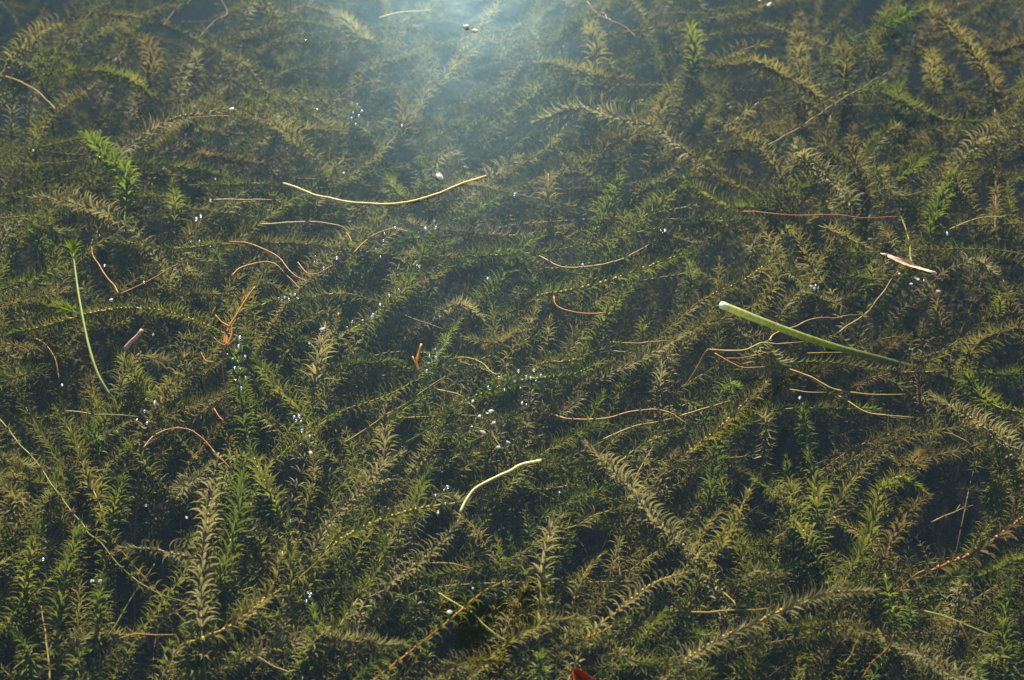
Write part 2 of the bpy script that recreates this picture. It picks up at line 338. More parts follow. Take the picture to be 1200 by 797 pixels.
# (zoom tile, points base->tip, leaf colour, stem colour, spacing, leaf length, depth of tip, hero)
TR = [
 ('A', [(20,240),(80,160),(180,90),(330,50),(470,60)], 'tan','tan',M_,.014,.05,0),
 ('A', [(60,290),(200,250),(330,245),(450,275),(520,330)], 'olive','yellow',M_,.014,.06,0),
 ('A', [(180,400),(270,330),(330,285)], 'tan','tan',D_,.014,.06,0),
 ('A', [(500,300),(530,200),(495,140),(430,120)], 'brown','tan',M_,.014,.07,0),
 ('A', [(470,490),(560,430),(650,400),(790,380)], 'grey','tan',M_,.017,.03,1),
 ('A', [(1050,515),(960,440),(860,395),(740,360)], 'tan','yellow',D_,.014,.04,0),
 ('A', [(860,370),(960,335),(1035,300)], 'olive','yellow',D_,.014,.04,0),
 ('A', [(960,430),(1040,395),(1095,375)], 'olive','yellow',M_,.014,.05,0),
 ('A', [(980,450),(1080,450),(1181,455)], 'tan','yellow',D_,.014,.05,0),
 ('A', [(430,720),(440,610),(370,540),(285,450)], 'bright','green',D_,.016,.05,0),
 ('A', [(400,760),(330,725),(200,690),(115,685)], 'grey','green',M_,.016,.03,1),
 ('A', [(880,635),(780,640),(670,640)], 'olive','yellow',D_,.013,.05,0),
 ('A', [(605,770),(605,700),(600,620)], 'olive','yellow',M_,.013,.05,0),
 ('A', [(460,685),(540,680),(640,685)], 'olive','yellow',M_,.013,.06,0),
 ('A', [(720,165),(860,110),(990,65)], 'tan','tan',M_,.014,.06,0),
 ('A', [(660,300),(675,240),(685,180)], 'grey','tan',D_,.015,.05,0),
 ('A', [(0,560),(90,520),(180,500),(280,480)], 'olive','yellow',D_,.013,.07,0),
 ('A', [(880,20),(960,60),(1040,20),(1140,50)], 'tan','tan',M_,.014,.08,0),
 ('A', [(160,280),(150,200),(200,160)], 'green','green',D_,.014,.10,0),
 ('A', [(740,510),(690,470),(700,430)], 'green','green',D_,.014,.08,0),
 ('A', [(720,540),(820,560),(940,570)], 'brown','tan',D_,.013,.07,0),
 ('A', [(1181,560),(1110,640),(1040,720)], 'olive','yellow',M_,.013,.08,0),
 ('B', [(290,350),(380,240),(515,115)], 'tan','tan',S_,.012,.04,0),
 ('B', [(150,210),(280,160),(430,140),(560,150),(740,125)], 'tan','tan',M_,.014,.04,0),
 ('B', [(680,215),(800,240),(900,265),(1000,270)], 'tan','tan',D_,.014,.04,0),
 ('B', [(1080,440),(980,410),(880,380),(790,380),(680,420)], 'grey','tan',D_,.018,.025,1),
 ('B', [(820,570),(920,510),(1020,460),(1090,430)], 'tan','yellow',D_,.014,.04,0),
 ('B', [(570,400),(640,340),(715,262)], 'olive','tan',M_,.013,.05,0),
 ('B', [(870,240),(880,160),(850,60)], 'tan','tan',M_,.016,.05,0),
 ('B', [(890,770),(930,690),(965,600)], 'green','green',D_,.015,.04,0),
 ('B', [(720,735),(717,660),(715,575)], 'brown','yellow',S_,.016,.04,0),
 ('B', [(480,650),(560,580),(620,540)], 'grey','green',D_,.016,.04,0),
 ('B', [(320,790),(440,740),(540,680)], 'green','yellow',D_,.014,.05,0),
 ('B', [(980,800),(1080,725),(1181,640)], 'olive','yellow',D_,.015,.05,0),
 ('B', [(290,660),(275,600),(265,540)], 'olive','yellow',D_,.013,.06,0),
 ('B', [(180,520),(215,440),(205,340),(170,280)], 'brown','tan',D_,.013,.06,0),
 ('B', [(730,420),(900,380),(1090,335)], 'green','yellow',S_,.012,.06,0),
 ('B', [(1100,420),(1120,340),(1160,270)], 'tan','tan',M_,.014,.06,0),
 ('B', [(640,560),(700,520),(780,430)], 'olive','yellow',S_,.012,.06,0),
 ('B', [(0,330),(70,290),(140,280)], 'tan','yellow',S_,.012,.05,0),
 ('B', [(0,60),(60,120),(100,140)], 'grey','tan',D_,.014,.05,0),
 ('B', [(120,480),(60,430),(20,380)], 'olive','yellow',D_,.013,.07,0),
 ('B', [(160,620),(190,660),(220,690)], 'olive','yellow',M_,.013,.06,0),
 ('B', [(380,650),(440,640),(510,650)], 'tan','yellow',D_,.013,.05,0),
 ('C', [(240,475),(340,460),(420,430)], 'tan','yellow',M_,.014,.05,0),
 ('C', [(345,620),(290,530),(210,460),(100,400)], 'tan','tan',M_,.014,.04,0),
 ('C', [(260,215),(340,260),(420,300),(480,345)], 'tan','tan',M_,.015,.04,1),
 ('C', [(90,230),(190,180),(300,145)], 'tan','tan',M_,.014,.05,0),
 ('C', [(405,250),(400,160),(388,70)], 'tan','tan',M_,.013,.05,0),
 ('C', [(190,410),(270,350),(365,305)], 'tan','yellow',S_,.013,.06,0),
 ('C', [(520,625),(440,570),(395,485)], 'grey','green',D_,.017,.03,1),
 ('C', [(600,320),(700,325),(800,370),(900,410),(1055,425)], 'olive','yellow',M_,.014,.05,0),
 ('C', [(1000,510),(1090,455),(1181,435),(1230,430)], 'grey','green',D_,.017,.03,1),
 ('C', [(700,650),(780,590),(870,515)], 'olive','yellow',M_,.014,.05,0),
 ('C', [(500,580),(495,480),(512,400)], 'brown','yellow',S_,.013,.05,0),
 ('C', [(685,625),(675,560),(665,510)], 'olive','yellow',S_,.012,.06,0),
 ('C', [(240,722),(180,715),(80,670),(0,610)], 'olive','green',D_,.014,.05,0),
 ('C', [(220,730),(320,685),(440,650)], 'green','yellow',D_,.013,.06,0),
 ('C', [(15,300),(40,190),(25,60)], 'olive','yellow',D_,.014,.06,0),
 ('C', [(860,770),(900,680),(935,590)], 'green','green',D_,.014,.06,0),
 ('C', [(640,110),(720,75),(820,25)], 'bright','green',D_,.016,.04,0),
 ('C', [(620,190),(690,140),(760,120)], 'olive','green',D_,.015,.06,0),
 ('C', [(870,50),(960,130),(1010,190),(1060,270)], 'tan','tan',D_,.014,.05,0),
 ('C', [(1080,780),(1085,560),(1080,380)], 'brown','tan',S_,.010,.06,0),
 ('C', [(560,300),(560,220),(540,130)], 'tan','tan',D_,.014,.07,0),
 ('C', [(860,190),(860,240),(880,320)], 'tan','tan',D_,.013,.07,0),
 ('C', [(760,430),(740,330),(770,260)], 'olive','green',D_,.013,.07,0),
 ('C', [(620,620),(590,520),(590,430)], 'brown','tan',D_,.013,.06,0),
 ('C', [(1000,720),(950,640),(930,540)], 'tan','tan',D_,.013,.07,0),
 ('C', [(1181,140),(1090,180),(1010,110)], 'brown','tan',D_,.014,.07,0),
 ('C', [(1130,380),(1080,300),(1060,210)], 'brown','tan',D_,.014,.08,0),
 ('C', [(30,560),(120,530),(230,520)], 'tan','tan',D_,.014,.06,0),
 ('C', [(0,760),(120,765),(260,760)], 'olive','yellow',D_,.013,.06,0),
 ('D', [(760,380),(640,330),(540,305),(420,300),(300,320),(180,355),(30,390)], 'olive','yellow',D_,.0125,.02,1),
 ('D', [(0,295),(90,262),(195,240)], 'tan','yellow',D_,.014,.04,0),
 ('D', [(780,75),(640,90),(500,80),(385,55)], 'olive','yellow',D_,.012,.04,0),
 ('D', [(530,670),(590,560),(645,450)], 'tan','tan',M_,.015,.03,1),
 ('D', [(535,620),(470,540),(420,470),(380,420)], 'olive','yellow',D_,.014,.05,0),
 ('D', [(1181,248),(1080,260),(960,270),(860,305)], 'olive','yellow',D_,.0125,.03,0),
 ('D', [(1050,670),(990,600),(930,540),(880,460)], 'olive','yellow',M_,.014,.04,0),
 ('D', [(1080,610),(1100,480),(1125,360)], 'grey','tan',S_,.016,.035,1),
 ('D', [(860,790),(845,680),(830,560),(815,440)], 'green','green',M_,.015,.06,0),
 ('D', [(610,660),(700,620),(810,585)], 'tan','tan',D_,.014,.05,0),
 ('D', [(0,240),(100,200),(230,140)], 'green','green',D_,.014,.06,0),
 ('D', [(200,130),(150,90),(110,20)], 'green','green',D_,.015,.06,0),
 ('D', [(980,800),(1080,720),(1181,655)], 'olive','yellow',D_,.014,.04,0),
 ('D', [(720,200),(760,170),(740,80)], 'green','green',D_,.013,.06,0),
 ('D', [(280,800),(240,720),(190,640)], 'olive','yellow',M_,.014,.06,0),
 ('D', [(340,800),(330,740),(305,690)], 'bright','green',D_,.014,.05,0),
 ('D', [(480,800),(440,760),(400,720)], 'olive','green',D_,.014,.06,0),
 ('D', [(0,560),(80,530),(170,500)], 'olive','yellow',D_,.014,.06,0),
 ('D', [(120,480),(90,440),(20,420)], 'tan','orange',M_,.013,.06,0),
 ('D', [(1181,400),(1140,330),(1150,290)], 'tan','tan',M_,.013,.06,0),
 ('D', [(960,500),(1000,430),(1060,400)], 'olive','tan',M_,.014,.06,0),
 ('D', [(600,270),(680,250),(760,250)], 'tan','tan',M_,.013,.07,0),
 ('D', [(700,780),(760,700),(820,640)], 'brown','orange',M_,.013,.07,0),
 ('E', [(0,395),(80,350),(140,300),(210,240),(260,150)], 'olive','yellow',D_,.0125,.03,1),
 ('E', [(140,300),(240,225),(355,172)], 'tan','yellow',M_,.014,.05,0),
 ('E', [(0,655),(120,615),(220,570),(300,510)], 'olive','yellow',M_,.013,.03,0),
 ('E', [(430,620),(500,590),(600,555),(700,540),(800,530),(895,485)], 'green','green',D_,.014,.015,1),
 ('E', [(700,490),(800,480),(860,430),(900,350),(940,290),(1005,222)], 'olive','yellow',D_,.0125,.02,1),
 ('E', [(400,125),(540,115),(690,105),(830,80),(960,50),(1100,20)], 'olive','yellow',M_,.013,.03,0),
 ('E', [(680,258),(780,240),(920,205),(1060,155),(1200,105)], 'olive','yellow',M_,.014,.025,1),
 ('E', [(440,310),(520,230),(600,150),(690,105)], 'green','yellow',D_,.014,.05,0),
 ('E', [(590,445),(640,380),(675,285)], 'tan','yellow',M_,.014,.04,0),
 ('E', [(690,475),(715,400),(722,325)], 'tan','yellow',M_,.014,.05,0),
 ('E', [(930,525),(1020,480),(1100,440),(1190,385)], 'grey','tan',D_,.014,.035,0),
 ('E', [(340,440),(365,400),(395,360)], 'bright','green',D_,.013,.04,0),
 ('E', [(700,800),(800,740),(910,695)], 'olive','green',D_,.014,.03,0),
 ('E', [(840,720),(880,640),(905,590)], 'green','green',D_,.014,.04,0),
 ('E', [(150,800),(150,720),(152,650)], 'grey','tan',M_,.015,.05,0),
 ('E', [(400,150),(480,115),(600,90),(700,40)], 'bright','green',D_,.014,.05,0),
 ('E', [(1090,620),(1105,540),(1115,460)], 'grey','tan',D_,.015,.05,0),
 ('E', [(430,670),(290,675),(160,680)], 'olive','yellow',M_,.013,.05,0),
 ('E', [(360,300),(420,290),(490,340)], 'grey','tan',D_,.014,.06,0),
 ('E', [(620,380),(540,420),(430,400)], 'tan','tan',D_,.014,.06,0),
 ('E', [(0,500),(70,490),(200,480)], 'green','yellow',D_,.013,.06,0),
 ('E', [(470,700),(560,680),(640,650)], 'olive','yellow',D_,.013,.05,0),
 ('E', [(620,800),(640,720),(630,640)], 'tan','tan',M_,.014,.06,0),
 ('E', [(1040,380),(1060,330),(1080,290)], 'olive','green',D_,.013,.08,0),
 ('E', [(750,160),(880,140),(990,115)], 'green','yellow',D_,.013,.05,0),
 ('E', [(820,300),(700,220),(620,210)], 'olive','green',D_,.013,.07,0),
 ('E', [(1000,800),(1060,760),(1181,720)], 'olive','yellow',M_,.014,.06,0),
 ('E', [(300,780),(360,700),(390,640)], 'olive','yellow',D_,.014,.05,0),
 ('E', [(240,160),(300,100),(400,60)], 'green','yellow',D_,.013,.05,0),
 ('E', [(0,100),(60,60),(160,20)], 'olive','yellow',D_,.013,.05,0),
 ('F', [(90,260),(200,210),(260,170),(335,110)], 'tan','yellow',D_,.014,.03,1),
 ('F', [(515,250),(460,180),(420,100),(388,15)], 'tan','tan',S_,.014,.04,0),
 ('F', [(490,20),(570,55),(650,95)], 'tan','yellow',M_,.013,.05,0),
 ('F', [(0,385),(80,350),(190,325)], 'tan','tan',D_,.014,.04,0),
 ('F', [(20,800),(130,710),(210,630),(295,550)], 'tan','yellow',D_,.014,.03,1),
 ('F', [(980,530),(1030,600),(1090,640),(1200,665)], 'olive','yellow',D_,.014,.05,0),
 ('F', [(1150,800),(1060,720),(960,660),(870,600)], 'grey','tan',D_,.017,.025,1),
 ('F', [(430,770),(420,700),(418,640)], 'green','green',D_,.014,.07,0),
 ('F', [(905,425),(885,320),(870,215)], 'brown','tan',M_,.013,.06,0),
 ('F', [(830,455),(828,400),(832,340)], 'brown','orange',M_,.013,.05,0),
 ('F', [(1120,380),(1020,420),(960,500)], 'tan','tan',D_,.015,.05,0),
 ('F', [(700,110),(720,70),(690,10)], 'tan','tan',D_,.014,.06,0),
 ('F', [(960,150),(1010,130),(1080,180)], 'grey','tan',D_,.015,.05,0),
 ('F', [(540,200),(600,190),(680,210)], 'olive','tan',D_,.013,.07,0),
 ('F', [(0,260),(30,200),(20,130)], 'green','green',D_,.014,.06,0),
 ('F', [(560,100),(610,110),(600,60)], 'green','green',D_,.013,.08,0),
 ('F', [(270,130),(240,90),(270,40)], 'grey','tan',D_,.014,.07,0),
 ('F', [(600,780),(700,740),(780,720)], 'brown','tan',D_,.014,.07,0),
 ('F', [(700,530),(800,520),(900,520)], 'brown','orange',D_,.013,.06,0),
 ('F', [(130,600),(160,560),(200,580)], 'bright','green',D_,.013,.06,0),
 ('F', [(1080,330),(1100,270),(1060,220)], 'olive','tan',D_,.014,.08,0),
 ('F', [(1181,520),(1100,530),(1020,520)], 'green','green',D_,.013,.06,0),
 ('F', [(330,280),(420,260),(520,280)], 'olive','yellow',D_,.013,.06,0),
 ('G', [(700,660),(695,520),(700,400),(715,280),(735,120),(757,10)], 'grey','tan',S_,.016,.03,1),
 ('G', [(740,500),(790,340),(820,220),(848,40)], 'green','green',M_,.016,.05,1),
 ('G', [(700,655),(800,610),(880,550),(940,480),(980,350)], 'tan','yellow',M_,.015,.025,1),
 ('G', [(710,382),(620,365),(530,345),(420,340)], 'grey','tan',M_,.015,.03,1),
 ('G', [(200,650),(210,520),(230,420),(275,260)], 'green','green',D_,.015,.035,1),
 ('G', [(340,710),(340,560),(352,430)], 'olive','tan',D_,.015,.04,0),
 ('G', [(0,650),(70,540),(100,400),(128,240)], 'olive','yellow',D_,.014,.04,0),
 ('G', [(985,260),(940,160),(890,60),(865,-20)], 'olive','yellow',M_,.015,.035,1),
 ('G', [(1010,440),(1000,340),(1002,240)], 'olive','yellow',D_,.014,.04,0),
 ('G', [(1055,220),(1085,100),(1092,10)], 'tan','tan',M_,.014,.04,0),
 ('G', [(350,200),(310,110),(272,-10)], 'tan','yellow',M_,.015,.05,0),
 ('G', [(1045,780),(1090,650),(1080,530)], 'green','yellow',D_,.014,.05,0),
 ('G', [(640,800),(690,700),(640,600)], 'green','green',D_,.018,.05,0),
 ('G', [(380,280),(400,180),(430,80)], 'olive','green',D_,.016,.03,0),
 ('G', [(20,230),(60,180),(10,110)], 'tan','tan',D_,.015,.04,0),
 ('G', [(640,120),(690,90),(720,50)], 'grey','tan',D_,.015,.05,0),
 ('G', [(560,780),(570,700),(600,650)], 'olive','green',M_,.015,.06,0),
 ('G', [(250,790),(270,720),(330,680)], 'olive','green',D_,.015,.05,0),
 ('G', [(80,800),(100,700),(40,620)], 'olive','green',D_,.015,.06,0),
 ('G', [(940,700),(960,640),(990,600)], 'grey','tan',M_,.014,.06,0),
 ('G', [(1181,280),(1140,330),(1090,380)], 'olive','yellow',M_,.015,.05,0),
 ('G', [(790,770),(830,720),(800,640)], 'olive','green',M_,.015,.06,0),
 ('G', [(900,330),(860,280),(870,180)], 'brown','tan',M_,.015,.09,0),
 ('G', [(0,150),(50,110),(60,20)], 'tan','tan',D_,.015,.05,0),
 ('G', [(150,240),(190,160),(200,60)], 'olive','tan',D_,.015,.06,0),
 ('H', [(-20,325),(80,265),(190,225),(290,200),(430,180)], 'olive','yellow',M_,.014,.02,1),
 ('H', [(-10,220),(60,150),(140,60),(210,10)], 'grey','tan',M_,.015,.03,1),
 ('H', [(245,195),(285,110),(315,50)], 'olive','yellow',D_,.014,.04,0),
 ('H', [(100,810),(250,690),(350,610),(480,500),(565,455)], 'olive','orange',S_,.013,.02,1),
 ('H', [(695,560),(692,480),(695,400),(715,310),(735,230)], 'grey','tan',S_,.016,.025,1),
 ('H', [(730,292),(820,260),(880,225),(990,198)], 'tan','yellow',M_,.012,.03,0),
 ('H', [(1190,340),(1090,250),(1000,130),(930,60),(850,-20)], 'grey','tan',D_,.016,.025,1),
 ('H', [(655,450),(600,370),(578,290)], 'green','green',S_,.012,.04,0),
 ('H', [(670,355),(650,290),(638,200)], 'olive','yellow',D_,.012,.03,0),
 ('H', [(770,185),(850,155),(950,125)], 'green','green',D_,.014,.04,0),
 ('H', [(150,485),(240,410),(330,340),(405,245)], 'grey','tan',M_,.015,.03,1),
 ('H', [(710,715),(800,670),(900,630),(985,585)], 'olive','orange',M_,.015,.025,1),
 ('H', [(950,565),(1040,490),(1110,450),(1200,425)], 'grey','yellow',M_,.016,.02,1),
 ('H', [(800,540),(830,450),(870,390),(905,360)], 'tan','yellow',M_,.013,.04,0),
 ('H', [(0,600),(60,510),(130,390),(162,290)], 'green','yellow',M_,.014,.05,0),
 ('H', [(970,275),(1040,320),(1135,342)], 'olive','yellow',D_,.013,.04,0),
 ('H', [(560,680),(640,630),(730,590),(830,590)], 'tan','yellow',D_,.017,.02,0),
 ('H', [(10,720),(60,610),(90,560)], 'olive','yellow',M_,.014,.06,0),
 ('H', [(970,740),(1050,640),(1115,560)], 'green','yellow',D_,.014,.04,0),
 ('H', [(330,790),(440,735),(560,730)], 'tan','tan',D_,.015,.03,0),
 ('H', [(40,800),(130,720),(230,665)], 'green','green',D_,.014,.05,0),
 ('H', [(700,790),(680,730),(700,700)], 'bright','green',D_,.014,.03,0),
 ('H', [(800,70),(720,40),(640,10)], 'olive','yellow',D_,.014,.04,0),
 ('H', [(760,130),(690,140),(640,110)], 'olive','yellow',D_,.013,.04,0),
 ('H', [(490,320),(440,250),(400,220)], 'tan','yellow',M_,.014,.05,0),
 ('H', [(540,440),(550,370),(540,310)], 'green','orange',M_,.013,.06,0),
 ('H', [(250,360),(245,290),(240,250)], 'grey','tan',S_,.014,.06,0),
 ('H', [(1100,110),(1130,60),(1160,0)], 'tan','tan',D_,.014,.05,0),
 ('H', [(1181,760),(1110,740),(1040,735)], 'olive','yellow',D_,.014,.04,0),
 ('H', [(260,600),(240,520),(190,500)], 'olive','green',M_,.014,.07,0),
 ('H', [(600,560),(620,510),(640,460)], 'brown','tan',D_,.015,.04,0),
 ('H', [(80,110),(120,80),(110,20)], 'olive','green',M_,.014,.07,0),
 ('I', [(-20,750),(120,660),(250,600),(400,530),(520,495),(660,490)], 'grey','yellow',D_,.016,.02,1),
 ('I', [(475,410),(430,300),(380,240),(340,170)], 'olive','yellow',M_,.014,.035,1),
 ('I', [(445,290),(465,200),(455,100),(428,-10)], 'olive','yellow',M_,.014,.04,0),
 ('I', [(580,420),(640,310),(660,220),(690,130),(760,95),(840,150)], 'olive','yellow',D_,.014,.03,1),
 ('I', [(680,400),(730,300),(790,200),(855,160)], 'brown','tan',D_,.014,.05,0),
 ('I', [(70,450),(130,330),(190,230),(235,130)], 'tan','yellow',M_,.015,.025,1),
 ('I', [(20,390),(80,270),(135,200)], 'tan','yellow',M_,.013,.05,0),
 ('I', [(880,410),(1000,360),(1090,300),(1200,215)], 'brown','orange',S_,.017,.02,1),
 ('I', [(180,455),(280,425),(395,395)], 'green','green',D_,.015,.07,0),
 ('I', [(700,700),(740,620),(720,530),(700,430)], 'bright','green',M_,.014,.05,0),
 ('I', [(760,620),(790,570),(770,500)], 'bright','green',M_,.014,.05,0),
 ('I', [(980,810),(900,760),(840,720),(750,680)], 'grey','tan',D_,.017,.03,0),
 ('I', [(810,530),(900,460),(970,425)], 'olive','tan',D_,.014,.04,0),
 ('I', [(1120,740),(1110,600),(1135,450)], 'green','green',D_,.014,.06,0),
 ('I', [(200,335),(300,330),(395,350)], 'olive','green',D_,.014,.08,0),
 ('I', [(380,160),(365,90),(360,30)], 'olive','green',D_,.014,.05,0),
 ('I', [(1050,220),(1090,110),(1095,0)], 'olive','yellow',D_,.014,.06,0),
 ('I', [(640,635),(540,610),(420,640)], 'tan','tan',D_,.014,.05,0),
 ('I', [(470,220),(530,180),(590,140)], 'olive','green',D_,.014,.07,0),
 ('I', [(560,470),(600,400),(660,370)], 'olive','yellow',D_,.014,.05,0),
 ('I', [(180,790),(280,700),(360,690)], 'olive','green',D_,.014,.06,0),
 ('I', [(0,620),(60,640),(140,640)], 'green','green',D_,.014,.06,0),
 ('I', [(1181,380),(1120,400),(1030,440)], 'olive','tan',D_,.014,.06,0),
 ('I', [(1030,800),(1020,760),(1050,720)], 'bright','green',D_,.013,.04,0),
 ('I', [(820,20),(780,60),(720,20)], 'brown','tan',D_,.014,.05,0),
 ('I', [(1150,150),(1170,80),(1150,20)], 'tan','orange',D_,.014,.06,0),
 ('I', [(0,110),(50,60),(120,20)], 'tan','tan',D_,.014,.06,0),
 ('I', [(620,290),(560,260),(520,230)], 'tan','yellow',M_,.014,.06,0),
 ('I', [(950,520),(960,470),(1000,500)], 'grey','tan',D_,.014,.06,0),
 ('I', [(470,780),(500,700),(560,660)], 'brown','tan',D_,.014,.06,0),
]
rp = random.Random(21)
for reg, pts, col, stem, sp, lf, dep, hero in TR:
    q = px(reg, pts); n = len(q); bdep = dep + rp.uniform(.012, .035)
    P = []
    for i, (x, y) in enumerate(q):
        t = i / (n - 1); lf_ = lf * (1.0 + .28 * (1 - y / 797)); z = -(bdep + (dep - bdep) * (t ** .7)) - .006 * math.sin(t * 5 + x)
        P.append(at(x, y, min(z, -.012)))
    weed(P, col, stem, sp, lf_, hero=bool(hero), r=.0013 if hero else .0011, rnd=rp)

# open pockets in the bed where one looks down into dark water (picture position, radius)
GAPS = [(1000, 22, 26), (870, 208, 34), (885, 105, 30), (785, 348, 40), (115, 128, 30), (190, 590, 52), (500, 372, 46), (690, 640, 50), (730, 462, 30),
        (1115, 575, 52), (895, 592, 30), (500, 648, 34), (560, 738, 46), (20, 25, 36), (1180, 440, 34), (300, 600, 30), (60, 300, 30), (235, 20, 28), (740, 130, 26),
        (425, 470, 30), (960, 500, 30), (1150, 240, 32), (130, 680, 34), (840, 650, 34), (620, 590, 26), (1060, 700, 28), (330, 470, 28), (80, 470, 28), (700, 55, 26)]
CMI = CM.transposed()
def proj(p):
    v = CMI @ (Vector(p) - Vector((0, 0, CAM_H))); return W0 / 2 - v.x / v.z * FPX, H0 / 2 + v.y / v.z * FPX
def in_gap(P):
    for p in P:
        if p[2] < -.27: continue
        x, y = proj(p)
        if any((x - a) ** 2 + ((y - b) * 1.25) ** 2 < (r * 1.05) ** 2 for a, b, r in GAPS): return True
    return False
# further shoots lower in the bed, leaning as the shoots around them lean
def lean(x, y):
    """picture-plane heading (degrees, 0 = right, 90 = up) typical of that part of the bed"""
    if y > 500: base = 78 if x < 420 else 48
    elif y > 230: base = 26 if x > 330 else 40
    else: base = 24
    return base
def loose_shoot(rnd, zlo, zhi, x0=-40, x1=1240, y0=-40, y1=840, lk=1.0):
    x, y = rnd.uniform(x0, x1), rnd.uniform(y0, y1); z = -rnd.uniform(zlo, zhi)
    a = R(lean(x, y) + rnd.gauss(0, 45)); c = at(x, y, z); L = rnd.uniform(.10, .22) * lk
    if rnd.random() < .22: a += math.pi
    d = Vector((math.cos(a), math.sin(a) * .9, 0)); side = Vector((-d.y, d.x, 0)); bend = rnd.gauss(0, .06) * L / .15
    return [c + d * (k - .5) * L + side * bend * (4 * (k - .5) ** 2) + Vector((0, 0, (k - .8) * rnd.uniform(.03, .10))) for k in (0, .33, .66, 1)]
def long_shoot(rnd):
    """a long strand swept over by the drift of the water"""
    x, y = rnd.uniform(-60, 1180), rnd.uniform(-40, 840); z = -rnd.uniform(.06, .13); c = at(x, y, z)
    a = R(lean(x, y) * .8 + rnd.gauss(0, 26)) + (math.pi if rnd.random() < .15 else 0); L = rnd.uniform(.26, .46)
    d = Vector((math.cos(a), math.sin(a), 0)); sd = Vector((-d.y, d.x, 0)); b1, b2 = rnd.gauss(0, .035), rnd.gauss(0, .02)
    return [c + d * (k - .5) * L + sd * (b1 * 4 * (k - .5) ** 2 + b2 * math.sin(6.3 * k)) + Vector((0, 0, -.05 * (1 - k) + .012 * math.sin(5 * k))) for k in (0, .2, .4, .6, .8, 1)]
N_EXTRA = 300 - len(TR)
for i in range(max(0, N_EXTRA)):
    col = rp.choice(['olive', 'olive', 'tan', 'tan', 'green', 'brown', 'olive', 'grey'])
    mk = (lambda: long_shoot(rp)) if i % 3 else (lambda: loose_shoot(rp, .055, .11, lk=1.4))
    sh = mk()
    while in_gap(sh): sh = mk()
    weed(sh, col, rp.choice(['yellow', 'tan', 'green' if col == 'green' else 'yellow']), rp.choice([D_, D_, M_]), rp.uniform(.014, .018), rnd=rp)

def slim(V, F, rows=(0, 1, 3, 4)):
    """the same whorl with each leaf as a plain bent strip, for the uncounted crowd"""
    n = len(V) // 15; k = len(rows); q = 2 * k; A = V.reshape(n, 5, 3, 3)[:, list(rows)][:, :, [0, 2]].reshape(-1, 3)
    f = np.array([[l * q + 2 * i, l * q + 2 * i + 1, l * q + 2 * i + 3, l * q + 2 * i + 2] for l in range(n) for i in range(k - 1)])
    return A, f
